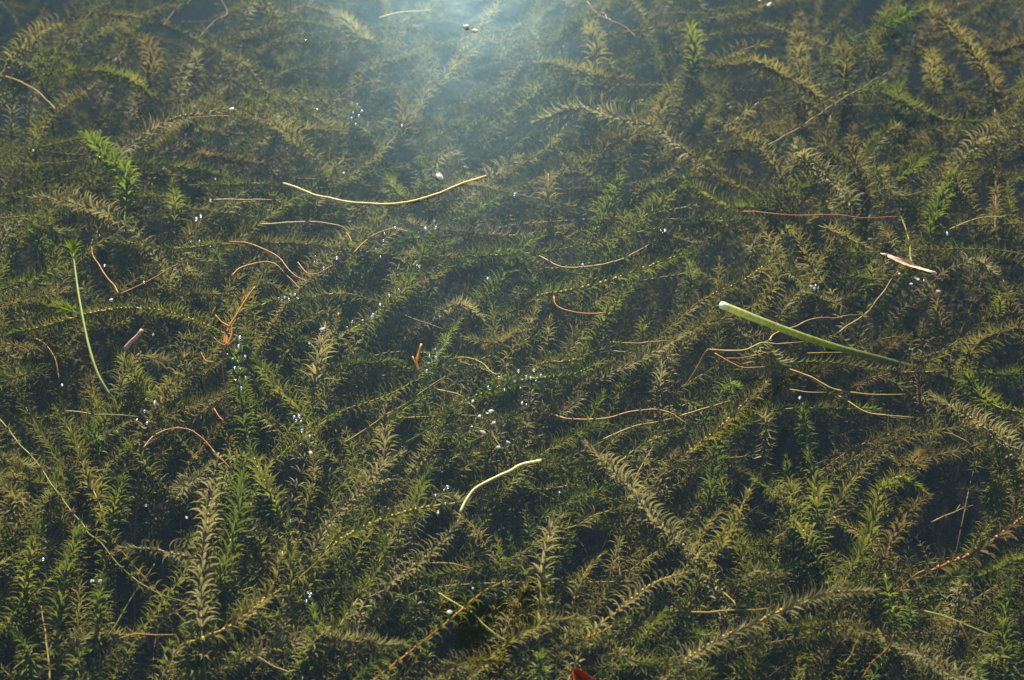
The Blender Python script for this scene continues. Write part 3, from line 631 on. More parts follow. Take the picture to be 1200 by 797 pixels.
# the crowd of shoots below and beyond: too many to count
def deep_weed(nshoot):
    SLIM = {st: [slim(*w_) for w_ in WH_ARR[st]] for st in WH_ARR}; SLIM2 = {st: [slim(*w_, (0, 2, 4)) for w_ in WH_ARR[st]] for st in WH_ARR}
    rnd2 = random.Random(77); VS, FS, MI = [], [], []; off = 0
    for i in range(nshoot):
        if i % 5 == 3: P = loose_shoot(rnd2, .05, .28, *((-620, -40) if i % 2 else (1240, 1820)), -140, 870, 1.7)
        elif i < nshoot * .86: P = loose_shoot(rnd2, .16, .40, -80, 1280, -120, 870, 1.5) if i % 4 else long_shoot(rnd2)
        else:
            c = Vector((rnd2.uniform(-2.4, 2.4), rnd2.uniform(-.2, 3.8), -rnd2.uniform(.05, .30)))
            if abs(c.x) < .42 + .22 * c.y and .62 < c.y < 1.75: c.z = -rnd2.uniform(.12, .30)
            a = rnd2.uniform(0, 6.28); L = rnd2.uniform(.10, .24); d = Vector((math.cos(a), math.sin(a), 0)); s = Vector((-d.y, d.x, 0)) * rnd2.gauss(0, .05)
            P = [c + d * (k - .5) * L + s * (4 * (k - .5) ** 2) + Vector((0, 0, (k - .8) * .07)) for k in (0, .33, .66, 1)]
        P = [np.array(p) for p in P]
        if in_gap(P): continue
        dd = P[0] - P[1]; dd /= np.linalg.norm(dd); low = P[0] + dd * .28 + np.array([rnd2.uniform(-.10, .10), rnd2.uniform(-.08, .08), 0]); low[2] = BED - .03
        pts, L = smooth_path([low] + P, .020); V, F = tube(pts, .0008, 4, False)
        VS.append(V); FS.append(np.array(F) + off); MI.append(np.zeros(len(F), int)); off += len(V)
        T, X, Y = frames(pts); u = max(0, L - .46); mat = 1 + rnd2.randrange(3); sp = rnd2.uniform(.007, .010); lf = rnd2.uniform(.0125, .0155) * (1.2 if i % 4 == 0 else 1); stl = rnd2.choice(['recurved', 'spread', 'spread'])
        while u < L:
            k = min(len(pts) - 1, int(u / L * (len(pts) - 1))); rem = L - u
            wv, wf = (SLIM2 if i % 4 else SLIM)['forward' if rem < .02 else stl][rnd2.randrange(6)]
            a = rnd2.uniform(0, 6.28); tx = X[k] * math.cos(a) + Y[k] * math.sin(a); ty = np.cross(T[k], tx)
            sc = lf * rnd2.uniform(.85, 1.1) * (.5 + .5 * min(1, rem / .04))
            f_ = u / L * (len(pts) - 1) - k; c = pts[k] * (1 - f_) + pts[min(k + 1, len(pts) - 1)] * f_
            V = c + sc * (wv[:, :1] * tx + wv[:, 1:2] * ty + wv[:, 2:] * T[k])
            VS.append(V); FS.append(wf + off); MI.append(np.full(len(wf), mat)); off += len(V)
            u += sp * rnd2.uniform(.8, 1.2) * (1.35 if c[2] < -.2 else 1)
    V = np.concatenate(VS).astype(np.float32); FF = np.concatenate(FS).astype(np.int32); MM = np.concatenate(MI).astype(np.int32)
    me = bpy.data.meshes.new('waterweed_bed'); me.vertices.add(len(V)); me.vertices.foreach_set('co', V.ravel())
    me.loops.add(FF.size); me.loops.foreach_set('vertex_index', FF.ravel()); me.polygons.add(len(FF))
    me.polygons.foreach_set('loop_start', np.arange(len(FF), dtype=np.int32) * 4)
    for m in (STEM['dim'], LEAF['deep'], LEAF['olive'], LEAF['tan']): me.materials.append(m)
    me.polygons.foreach_set('material_index', MM); me.polygons.foreach_set('use_smooth', np.ones(len(FF), bool)); me.update(calc_edges=True)
    me['faces'] = len(FF); o = link('waterweed_bed', me)
    tag(o, 'dim tangle of leafy waterweed deep under the nearer shoots', 'waterweed', kind='stuff')
deep_weed(2000)

# ------------------------------------------------------------------ loose stalks, runners, roots (all one by one)
LAND = []       # landmarks for the labels of the shoots
rk = random.Random(8)
def kink(p3, amp, every=.016):
    """small bends at the joints of a stem"""
    n = len(p3); m = max(3, int(n * .004 / every)); K = np.array([[rk.gauss(0, amp) for _ in range(3)] for _ in range(m + 1)]); K[0] = K[-1] = 0; K[:, 2] *= .5
    u = np.linspace(0, m, n); return p3 + np.stack([np.interp(u, np.arange(m + 1), K[:, k]) for k in range(3)], 1)
def stalk(name, reg, pts, mat, r, z0, z1, label, cat, group=None, taper=.6, wob=.0, land=None, mid=None, sides=8, knots=0):
    q = px(reg, pts); n = len(q)
    dz = 0 if mat == STEM['cream'] or name in ('flower_spike', 'broken_stem') else -.012
    P = [at(x, y, z0 + dz + (z1 - z0) * i / (n - 1) + (mid or 0) * math.sin(math.pi * i / (n - 1))) for i, (x, y) in enumerate(q)]
    p3, L = smooth_path(P, .004); t = np.linspace(0, 1, len(p3))
    p3 = kink(p3, .0007)
    if wob: p3 = p3 + wob * np.stack([np.sin(t * 13), np.cos(t * 11 + 1), np.sin(t * 9 + 2)], 1) * np.sin(np.pi * t)[:, None]
    rad = .74 * r * (1 - (1 - taper) * t) * (1 + .08 * np.sin(np.arange(len(p3)) * 1.7))
    if knots: rad = rad * (1 + .35 * np.exp(-((((t * knots) % 1) - .5) / .06) ** 2))
    base = P[0]; V, F = tube(p3 - np.array(base), rad, sides)
    o = link(name, mesh(name, V, F, mat)); o.location = base; tag(o, label, cat, group)
    if land: LAND.append((land, np.array([tuple(p) for p in P])))
    return o
def down(o, reg, p, z, mat, r, dx=.05, dy=.05):
    """the unseen lower end of a rooted stem, carried to the bed as a part of it"""
    a = at(*px(reg, [p])[0], z); P = [a, a + Vector((dx * .6, dy * .6, -.12)), Vector((a.x + dx, a.y + dy, BED - .02))]
    p3, L = smooth_path(P, .02); V, F = tube(p3 - np.array(o.location), r, 6)
    return link('lower_stem', mesh('lower_stem', V, F, mat), o)

# pale stalks floating at the surface
stalk('floating_stalk', 'P', [(332,215),(380,231),(430,239),(480,237),(530,219),(570,206)], STEM['cream'], .0018, -.001, .001, 'long pale cream stalk floating bent like a shallow bow', 'stalk', taper=.8, wob=.0006, land='long cream bow-shaped stalk')
stalk('floating_stalk', 'H', [(410,220),(430,180),(465,135),(520,105),(580,75),(620,52),(692,37)], STEM['cream'], .0018, -.006, .002, 'short cream stalk with a hooked end floating over the weed', 'stalk', taper=1.1, wob=.0005, land='hooked cream stalk')
stalk('floating_stalk', 'A', [(20,265),(80,288),(140,325),(192,378)], STEM['yellow'], .0017, -.03, -.006, 'thin yellow-green stalk curving down among brown shoots', 'stalk', land='curved yellow-green stalk')
stalk('floating_stalk', 'A', [(900,776),(990,772),(1100,768),(1181,785),(1215,815)], STEM['yellow'], .0015, -.004, -.02, 'thin tan stalk with one bright end lying level', 'stalk', land='level tan stalk')
stalk('floating_stalk', 'B', [(130,62),(210,42),(310,35)], STEM['cream'], .0012, -.003, -.004, 'tiny orange-cream stalk floating in the bright glare', 'stalk')
stalk('bare_stem', 'A', [(680,407),(740,402),(800,403)], STEM['orange'], .0013, -.02, -.018, 'short orange bare stem under a white fleck', 'stem')
o = stalk('bare_stem', 'A', [(740,692),(840,690),(945,692)], STEM['yellow'], .0014, -.02, -.03, 'straight yellow bare stem with a bubble at its end', 'stem', knots=7, land='straight yellow bare stem')
# orange and red rootlets
stalk('orange_strand', 'C', [(205,733),(310,738),(430,746),(520,746),(580,752),(650,755),(745,750)], STEM['red'], .0011, -.003, -.004, 'bright orange-red strand lying straight just under the surface', 'strand', taper=.6, wob=.0008, land='straight orange-red strand')
stalk('red_rootlet', 'E', [(735,257),(742,285),(775,305),(830,317),(890,318),(940,305)], STEM['red'], .0012, -.004, -.006, 'red-brown rootlet curved like a hook beside a green shoot', 'rootlet', land='hooked red-brown rootlet')
stalk('orange_rootlet', 'D', [(795,70),(850,73),(920,95),(970,130),(1000,165),(1030,190),(1062,206)], STEM['orange'], .0014, -.02, -.008, 'orange rootlet sweeping down from a bubbly green shoot', 'rootlet', wob=.0008, land='sweeping orange rootlet')
stalk('orange_rootlet', 'D', [(800,190),(830,160),(880,143),(940,142),(985,175),(1040,235)], STEM['orange'], .0012, -.012, -.02, 'orange-brown rootlet arched over into a loop', 'rootlet', wob=.0008)
stalk('orange_rootlet', 'D', [(1030,140),(1060,175),(1100,180),(1150,150)], STEM['orange'], .0011, -.008, -.006, 'small U-shaped orange rootlet with bubbles', 'rootlet')
stalk('orange_rootlet', 'D', [(495,785),(530,738),(590,715),(650,720),(700,750),(745,800)], STEM['orange'], .0013, -.01, -.02, 'thin orange rootlet bent into a wide arch', 'rootlet', wob=.0006, land='arched orange rootlet')
stalk('orange_rootlet', 'D', [(100,395),(150,420),(190,470),(205,545)], STEM['orange'], .0012, -.02, -.03, 'orange rootlet hooked downward among olive shoots', 'rootlet')
stalk('orange_rootlet', 'D', [(740,645),(755,670),(775,690)], STEM['red'], .0010, -.01, -.01, 'tiny red rootlet on a leafy tan shoot', 'rootlet')
stalk('orange_rootlet', 'E', [(0,25),(25,45),(40,75)], STEM['orange'], .0012, -.01, -.01, 'short stiff orange rootlet by scattered bubbles', 'rootlet')
stalk('orange_rootlet', 'E', [(40,110),(110,45),(180,22),(235,35)], STEM['orange'], .0012, -.012, -.01, 'orange rootlet arched low with bubbles along it', 'rootlet', land='low arched orange rootlet')
stalk('red_rootlet', 'G', [(735,0),(770,35),(800,70)], STEM['red'], .0011, -.012, -.02, 'short straight red rootlet across a dark gap', 'rootlet')
o = stalk('red_rootlet', 'G', [(410,655),(460,640),(520,640),(610,640)], STEM['orange'], .0010, -.05, -.05, 'dim red-brown rootlet with a fork in a dark hollow', 'rootlet')
stalk('reddish_runner', 'I', [(620,795),(660,740),(715,680),(730,640)], STEM['red'], .0014, -.05, -.02, 'red-brown bare stem rising to bright green shoots', 'stem', land='red-brown bare stem')
stalk('reddish_runner', 'I', [(1005,800),(990,720),(985,660),(960,600)], STEM['orange'], .0013, -.05, -.02, 'slim orange-brown stem rising beside yellow stem', 'stem')
stalk('reddish_runner', 'B', [(850,5),(880,40),(930,72),(985,95),(1020,130)], STEM['red'], .0015, -.02, -.03, 'reddish bare stem knotted along its length in the glare', 'stem', knots=6, land='knotted reddish stem')

# tangle of orange roots: a thing with several root strands
def root_tangle():
    o = empty('root_tangle', at(*px('D', [(780, 420)])[0], -.01))
    tag(o, 'orange-brown root tangle standing up over dark weed', 'roots')
    for pts, r, z0, z1 in [
        ([(782,430),(790,370),(820,320),(850,270),(882,225)], .0017, -.01, .006), ([(795,365),(765,345),(745,322)], .0013, -.002, .004),
        ([(785,430),(800,395),(800,360),(790,350)], .0016, -.01, 0), ([(785,430),(760,420),(740,400)], .0011, -.01, -.004),
        ([(780,430),(770,500),(780,580),(795,645)], .0013, -.01, -.05), ([(765,450),(740,490),(712,530),(708,585)], .0011, -.012, -.05),
        ([(785,432),(800,418),(812,405)], .0013, -.01, -.004), ([(740,485),(712,480),(695,450)], .0008, -.03, -.03),
        ([(775,425),(778,395),(782,370)], .0015, -.01, -.004)]:
        q = px('D', pts); n = len(q); P = [at(x, y, z0 + (z1 - z0) * i / (n - 1)) for i, (x, y) in enumerate(q)]
        p3, L = smooth_path(P, .003); t = np.linspace(0, 1, len(p3)); V, F = tube(p3 - np.array(o.location), r * (1 - .5 * t), 7)
        link('root', mesh('root', V, F, STEM['orange']), o)
    LAND.append(('orange root tangle', np.array([tuple(o.location)])))
root_tangle()

# branching bare runners
rl = random.Random(31)
def runner(label, reg, mat, branches, land=None, name='branching_runner', part='branch'):
    a0 = px(reg, [branches[0][0][0]])[0]; o = empty(name, at(*a0, branches[0][2]))
    tag(o, label, 'runner'); allp = []
    for pts, r, z0, z1 in branches:
        q = px(reg, pts); n = len(q); P = [at(x, y, z0 - .022 + (z1 - z0) * i / (n - 1)) for i, (x, y) in enumerate(q)]
        p3, L = smooth_path(P, .004); t = np.linspace(0, 1, len(p3))
        p3 = kink(p3, .0010)
        rad = .60 * r * (1 - .6 * t ** 2) * (1 + .3 * np.exp(-((((np.arange(len(p3)) * .004 / .017) % 1) - .5) / .1) ** 2))
        V, F = tube(p3 - np.array(o.location), rad, 7); link(part, mesh(part, V, F, mat), o); allp += P
        T, X, Y = frames(p3); i = rl.randrange(2, 6)
        while i < len(p3) - 1 and part == 'stem':
            if rl.random() < .75:
                sc = rl.uniform(.007, .012); c = p3[i] - np.array(o.location); M = Matrix.Identity(4)
                for a_ in range(3): M[a_][0], M[a_][1], M[a_][2], M[a_][3] = X[i][a_] * sc, Y[i][a_] * sc, T[i][a_] * sc, c[a_]
                link('leaf_whorl', whorl_mesh(rl.choice(['tan', 'olive', 'brown']), rl.choice(['spread', 'recurved']), rl.randrange(6)), o, M @ Matrix.Rotation(rl.uniform(0, 6), 4, 'Z'))
            i += rl.randrange(3, 8)
    if land: LAND.append((land, np.array([tuple(p) for p in allp])))
    return o
runner('forked tan runner reaching under the green reed stalk', 'F', STEM['yellow'],
       [([(85,442),(150,445),(210,442),(250,430),(295,420),(420,415)], .0019, -.012, -.008), ([(298,412),(320,390),(370,370),(430,345),(500,330),(620,322)], .0015, -.01, -.03),
        ([(85,445),(60,470),(30,530),(-5,585)], .0014, -.012, -.05), ([(430,455),(520,452),(610,458)], .0013, -.02, -.03)], 'forked tan runner')
runner('orange-tan runner with short stubby side shoots', 'F', STEM['orange'],
       [([(110,455),(150,475),(210,500),(285,502)], .0016, -.012, -.02), ([(205,492),(245,485),(285,470)], .0010, -.016, -.02), ([(150,472),(250,460),(340,450)], .0010, -.02, -.03)], 'stubby orange-tan runner')
runner('yellow runner splitting into two long bare arms', 'F', STEM['yellow'],
       [([(370,510),(430,530),(480,558),(530,578),(620,594),(700,597),(770,597)], .0017, -.02, -.012), ([(525,595),(570,620),(630,652),(700,668),(800,677)], .0016, -.02, -.01),
        ([(370,580),(430,592),(500,590)], .0012, -.025, -.02), ([(440,540),(500,580)], .0012, -.02, -.02)], 'two-armed yellow runner')
runner('yellow-brown runner bending over the weed with bare joints', 'E', STEM['orange'],
       [([(690,655),(740,668),(790,682),(900,680),(980,660),(1060,645),(1130,660),(1190,695)], .0017, -.02, -.012)], 'jointed yellow-brown runner', part='stem')
runner('curved yellow stem dipping between two leafy shoots', 'E', STEM['yellow'],
       [([(685,118),(735,148),(790,160),(860,155),(960,132),(1030,100),(1085,62)], .0016, -.015, -.015)], 'dipping yellow stem', 'bare_stem', 'stem')
runner('smooth tan stem running nearly level past green tips', 'E', STEM['yellow'],
       [([(880,432),(960,416),(1060,420),(1160,408)], .0014, -.015, -.02), ([(935,445),(1010,455)], .0011, -.02, -.02)], 'level tan stem', 'bare_stem', 'stem')
runner('bare tan stem strewn with white scraps', 'E', STEM['yellow'],
       [([(330,580),(410,600),(450,640),(500,695),(560,795)], .0016, -.015, -.03)], 'tan stem with white scraps', 'bare_stem', 'stem')
runner('yellow stem arching into a bubbly green shoot', 'E', STEM['yellow'],
       [([(390,470),(440,472),(490,490),(530,520),(580,552)], .0015, -.03, -.012)], None, 'bare_stem', 'stem')
runner('tan stem leading up to a brown catkin-like spike', 'E', STEM['yellow'],
       [([(-10,775),(110,700),(220,630),(360,535)], .0015, -.04, -.02)], None, 'bare_stem', 'stem')
runner('straight yellow stem lying below a jointed runner', 'E', STEM['yellow'],
       [([(900,755),(1000,715),(1070,700),(1150,678)], .0014, -.02, -.02)], None, 'bare_stem', 'stem')
runner('short bare tan stem over a dark gap', 'E', STEM['tan'], [([(150,298),(240,330),(355,372)], .0014, -.02, -.03)], None, 'bare_stem', 'stem')
runner('bare brown stem pair meeting in an open V', 'D', STEM['orange'],
       [([(412,252),(490,215),(580,165),(675,115)], .0014, -.03, -.03), ([(410,250),(370,195),(330,130),(315,80),(355,5)], .0014, -.03, -.04)], 'V of bare brown stems')
runner('straight grey-tan stick lying level in olive weed', 'D', STEM['tan'], [([(225,655),(340,665),(480,675)], .0017, -.02, -.02)], 'grey-tan stick', 'bare_stem', 'stem')
runner('long straight olive-yellow stem with wide-set leaf joints', 'P', STEM['green'],
       [([(-10,478),(20,516),(50,552),(81,596),(125,645),(150,671),(180,693),(225,708)], .0014, -.006, -.03)], 'long straight olive stem', 'bare_stem', 'stem')
runner('thin green bare stem crossing the long straight stem', 'G', STEM['green'], [([(370,650),(450,520),(535,395)], .0012, -.05, -.03)], None, 'bare_stem', 'stem')
runner('pale bare stem bowed through the leafy columns', 'G', STEM['tan'], [([(1005,772),(930,745),(880,710),(850,670),(830,610)], .0012, -.02, -.03)], None, 'bare_stem', 'stem')
runner('bare tan stem rising beside a bushy green column', 'G', STEM['tan'], [([(172,800),(155,650),(143,540)], .0013, -.03, -.04)], None, 'bare_stem', 'stem')
runner('yellow stem arched short above a dark patch', 'H', STEM['yellow'], [([(305,392),(390,396),(440,410),(485,432)], .0015, -.012, -.03)], None, 'bare_stem', 'stem')
runner('straight bright yellow-green stem crossing the dark patch', 'H', STEM['green'], [([(285,463),(380,520),(440,565),(510,615),(572,662)], .0017, -.03, -.006)], 'bright yellow-green stem', 'bare_stem', 'stem')
runner('upright thin tan stem in a dark gap', 'H', STEM['tan'], [([(965,445),(955,320),(972,200)], .0012, -.04, -.03)], None, 'bare_stem', 'stem')
runner('thin bare stem pointing out of grey feathery weed', 'H', STEM['tan'], [([(1010,115),(1040,60),(1078,-10)], .0011, -.03, -.03)], None, 'bare_stem', 'stem')
runner('level yellow stem over a thick grey-green shoot', 'I', STEM['yellow'], [([(30,562),(150,558),(300,548)], .0015, -.015, -.03), ([(110,455),(150,500),(192,552)], .0011, -.03, -.02)], 'level yellow stem')
runner('straight yellow-green stem joining bushy grey weed', 'I', STEM['green'], [([(835,558),(900,575),(980,605),(1085,648)], .0015, -.02, -.02)], None, 'bare_stem', 'stem')
runner('short tan stem leaning among dim brown leaves', 'I', STEM['tan'], [([(555,745),(585,700),(615,645)], .0013, -.03, -.02)], None, 'bare_stem', 'stem')
runner('pale twisted stem in a brown shadowy hollow', 'I', STEM['tan'], [([(860,252),(930,222),(960,205),(1005,192)], .0012, -.02, -.02), ([(945,212),(960,190)], .0008, -.02, -.02)], None, 'bare_stem', 'stem')
runner('long olive stem slanting straight through brown shoots', 'C', STEM['dim'], [([(290,505),(420,432),(550,345),(660,280),(775,212)], .0017, -.03, -.012)], 'slanting olive stem', 'bare_stem', 'stem')
runner('yellow-green stem bent level over dark water', 'C', STEM['green'], [([(920,795),(1000,762),(1060,750),(1115,752)], .0014, -.03, -.01)], None, 'bare_stem', 'stem')
runner('yellow-green stem standing above the pink leaf', 'F', STEM['green'], [([(792,140),(785,90),(765,15),(755,-20)], .0016, -.01, -.03)], None, 'bare_stem', 'stem')
runner('pale brown stalk running from the reed to the pink leaf', 'F', STEM['tan'], [([(535,388),(600,345),(650,300),(690,250),(745,170)], .0021, -.03, -.006)], None, 'bare_stem', 'stem')
runner('yellow stem slanting out of dark dense weed', 'F', STEM['yellow'], [([(-10,672),(80,645),(165,618)], .0014, -.02, -.02)], None, 'bare_stem', 'stem')
runner('thin tan stem at the glare edge with a star of leaves', 'A', STEM['tan'], [([(690,130),(740,75),(785,50),(760,-10)], .0012, -.04, -.04), ([(565,90),(610,30),(660,0)], .0011, -.04, -.04)], None, 'bare_stem', 'stem')

# green stem with two leafy tips
def sprouting_stem():
    P = [at(x, y, z) for (x, y), z in zip(px('D', [(380,600),(340,530),(310,440),(290,350),(272,250),(258,150),(252,95)]), (-.02, -.01, -.005, -.004, -.004, -.004, -.002))]
    o = empty('sprouting_stem', P[0]); p3, L = smooth_path(P, .004); V, F = tube(p3 - np.array(P[0]), np.linspace(.0016, .0012, len(p3)), 8)
    link('stem', mesh('stem', V, F, M_PALEGREEN), o)
    b = at(*px('D', [(280, 325)])[0], -.004); c = at(*px('D', [(232, 300)])[0], -.002)
    p4, L2 = smooth_path([b, (b + c) / 2 + Vector((0, 0, .001)), c], .004); V, F = tube(p4 - np.array(P[0]), .0012, 7)
    link('side_stem', mesh('side_stem', V, F, M_PALEGREEN), o)
    for pts in (p3, p4):
        T, X, Y = frames(pts)
        for k, (back, st, sc) in enumerate([(.017, 'forward', .013), (.011, 'forward', .017), (.006, 'forward', .018), (.001, 'bud', .017), (.003, 'forward', .016)]):
            i = max(0, len(pts) - 1 - int(back / .004)); c = pts[i] - np.array(P[0]); M = Matrix.Identity(4)
            for a_ in range(3): M[a_][0], M[a_][1], M[a_][2], M[a_][3] = X[i][a_] * sc, Y[i][a_] * sc, T[i][a_] * sc, c[a_]
            link('leaf_whorl', whorl_mesh('bright', st, k), o, M @ Matrix.Rotation(k * 1.1, 4, 'Z'))
    tag(o, 'bright green slender stem with two leafy tips floating at the surface', 'stem'); LAND.append(('two-tipped green stem', np.array([tuple(p) for p in P])))
sprouting_stem()

# the thick green reed, cut end out of the water, root end fading under
def reed_mat():
    m, t = new_mat('reed_stalk'); Lk = t.links
    o = N(t, 'ShaderNodeOutputMaterial'); at_ = N(t, 'ShaderNodeAttribute', attribute_name='along'); g = N(t, 'ShaderNodeNewGeometry')
    n = N(t, 'ShaderNodeTexNoise'); n.inputs['Scale'].default_value = 160; n.inputs['Detail'].default_value = 5; Lk.new(g.outputs['Position'], n.inputs['Vector'])
    n2 = N(t, 'ShaderNodeTexNoise'); n2.inputs['Scale'].default_value = 30; n2.inputs['Detail'].default_value = 4; Lk.new(g.outputs['Position'], n2.inputs['Vector'])
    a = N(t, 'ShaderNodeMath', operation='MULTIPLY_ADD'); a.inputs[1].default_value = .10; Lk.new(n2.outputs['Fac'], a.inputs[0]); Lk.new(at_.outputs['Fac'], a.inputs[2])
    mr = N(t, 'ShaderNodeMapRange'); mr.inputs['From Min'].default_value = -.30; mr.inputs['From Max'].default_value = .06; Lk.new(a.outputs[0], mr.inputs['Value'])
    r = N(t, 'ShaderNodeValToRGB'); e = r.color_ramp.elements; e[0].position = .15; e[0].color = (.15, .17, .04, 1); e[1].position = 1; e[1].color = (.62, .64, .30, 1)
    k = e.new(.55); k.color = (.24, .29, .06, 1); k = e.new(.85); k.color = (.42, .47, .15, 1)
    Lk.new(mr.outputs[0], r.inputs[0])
    mx = N(t, 'ShaderNodeMix', data_type='RGBA', blend_type='MULTIPLY'); mx.inputs[0].default_value = .55
    rr = N(t, 'ShaderNodeValToRGB'); rr.color_ramp.elements[0].position = .35; rr.color_ramp.elements[0].color = (.45, .42, .30, 1); rr.color_ramp.elements[1].position = .6
    Lk.new(n.outputs['Fac'], rr.inputs[0]); Lk.new(r.outputs[0], mx.inputs[6]); Lk.new(rr.outputs[0], mx.inputs[7])
    p = N(t, 'ShaderNodeBsdfPrincipled'); p.inputs['Roughness'].default_value = .55; Lk.new(mx.outputs[2], p.inputs['Base Color'])
    b = N(t, 'ShaderNodeBump'); b.inputs['Strength'].default_value = .5; b.inputs['Distance'].default_value = .001; Lk.new(n.outputs['Fac'], b.inputs['Height']); Lk.new(b.outputs[0], p.inputs['Normal'])
    tr = N(t, 'ShaderNodeBsdfTranslucent'); Lk.new(mx.outputs[2], tr.inputs['Color']); ms = N(t, 'ShaderNodeMixShader'); ms.inputs[0].default_value = .5
    Lk.new(p.outputs[0], ms.inputs[1]); Lk.new(tr.outputs[0], ms.inputs[2]); Lk.new(ms.outputs[0], o.inputs[0]); return m
def reed():
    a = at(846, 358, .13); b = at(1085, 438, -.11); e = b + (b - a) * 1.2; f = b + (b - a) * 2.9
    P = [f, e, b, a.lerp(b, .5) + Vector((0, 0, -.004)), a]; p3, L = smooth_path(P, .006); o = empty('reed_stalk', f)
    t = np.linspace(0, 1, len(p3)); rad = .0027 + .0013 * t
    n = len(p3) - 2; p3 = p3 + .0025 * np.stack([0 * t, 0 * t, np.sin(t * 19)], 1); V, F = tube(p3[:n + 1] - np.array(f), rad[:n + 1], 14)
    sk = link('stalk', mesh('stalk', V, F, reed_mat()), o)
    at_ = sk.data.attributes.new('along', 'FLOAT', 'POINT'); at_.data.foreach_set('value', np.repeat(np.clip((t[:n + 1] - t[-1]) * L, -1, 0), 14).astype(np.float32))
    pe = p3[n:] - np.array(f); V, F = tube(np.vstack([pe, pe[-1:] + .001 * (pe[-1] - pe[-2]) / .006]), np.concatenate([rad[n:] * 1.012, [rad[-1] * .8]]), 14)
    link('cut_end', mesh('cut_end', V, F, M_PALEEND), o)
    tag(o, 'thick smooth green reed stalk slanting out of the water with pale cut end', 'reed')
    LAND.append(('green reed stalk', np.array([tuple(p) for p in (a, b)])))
reed()

# pink slender leaf floating
def blade(name, reg, pts, width, mat, z, label, cat, cup=.35, wav=.0):
    P = [at(x, y, z) for x, y in px(reg, pts)]; p3, L = smooth_path(P, .003); T, X, Y = frames(p3); n = len(p3); t = np.linspace(0, 1, n)
    side = np.cross(T, np.array([0, 0, 1.0])); side /= np.linalg.norm(side, axis=1, keepdims=True)
    V = []; base = np.array(P[0])
    for i in range(n):
        wd = (1 + .28 * math.sin(31 * t[i]) * math.sin(17 * t[i] + 1)) * width * (math.sin(math.pi * min(1, .04 + .96 * t[i])) ** .7) / 2 + .0002
        for s in (-1, -.5, 0, .5, 1): V.append(p3[i] - base + side[i] * wd * s + np.array([0, 0, cup * wd * s * s + wav * math.sin(9 * t[i] + 2 * s)]))
    nv = len(V); V += [v - np.array([0, 0, .0004]) for v in V]
    F = [(i * 5 + s, i * 5 + s + 1, i * 5 + s + 6, i * 5 + s + 5) for i in range(n - 1) for s in range(4)]
    F += [tuple(k + nv for k in f[::-1]) for f in F]
    o = link(name, mesh(name, V, F, mat)); o.location = P[0]; return tag(o, label, cat)
blade('slender_leaf', 'F', [(683,108),(740,130),(800,155),(880,178)], .0062, M_PINK, .001, 'slender pink-red fallen leaf floating with bubbles beneath', 'leaf', wav=.0008)
LAND.append(('pink fallen leaf', np.array([tuple(at(1065, 310, 0))])))
stalk('broken_stem', 'D', [(432,442),(460,408),(492,374)], M_PINK, .0036, -.040, -.020, 'thick pinkish broken stem piece sunk among leaves', 'stem', taper=.85, land='pinkish broken stem')
stalk('flower_spike', 'E', [(268,525),(262,490),(272,455),(277,422)], STEM['orange'], .0024, -.004, .008, 'knobbly orange-brown spike poking up from a stem', 'spike', taper=.7, knots=7, land='orange-brown spike')
stalk('flower_spike', 'E', [(262,515),(252,490),(246,465)], STEM['orange'], .0017, -.004, .003, 'small side spike leaning on the knobbly spike', 'spike', taper=.7, knots=4)

# red autumn leaf at the near edge, curled, floating
def red_leaf():
    c = at(688, 819, .002); V = []; F = []; n = 12; m = 10
    for i in range(n + 1):
        u = i / n; w_ = .024 * (math.sin(math.pi * (.06 + .93 * u ** .75)) ** .8) * (1 + .05 * math.sin(37 * u))
        for j in range(m + 1):
            s = 2 * j / m - 1
            V.append((w_ * s * (1 - .10 * abs(s)), (u - .5) * .062 - .005 * abs(s) ** 1.5, .001 + .006 * s * s * (.4 + .6 * u) + .004 * math.sin(5 * u + 2 * s) + .006 * u * u))
    nv = len(V); V += [(x, y, z - .0005) for x, y, z in V]
    F = [(i * (m + 1) + j, i * (m + 1) + j + 1, (i + 1) * (m + 1) + j + 1, (i + 1) * (m + 1) + j) for i in range(n) for j in range(m)]; F += [tuple(k + nv for k in f[::-1]) for f in F]
    o = empty('fallen_leaf', c); o.rotation_euler = (0, 0, R(25)); tag(o, 'curled red autumn leaf floating on the water', 'leaf')
    link('blade', mesh('blade', V, F, M_REDLEAF), o)
    p3 = np.stack([np.zeros(14), np.linspace(.03, -.06, 14), .0022 + .003 * np.sin(np.linspace(0, 3, 14))], 1); V, F = tube(p3, .0008, 6)
    link('midrib', mesh('midrib', V, F, STEM['red']), o); LAND.append(('red autumn leaf', np.array([tuple(c)])))
red_leaf()

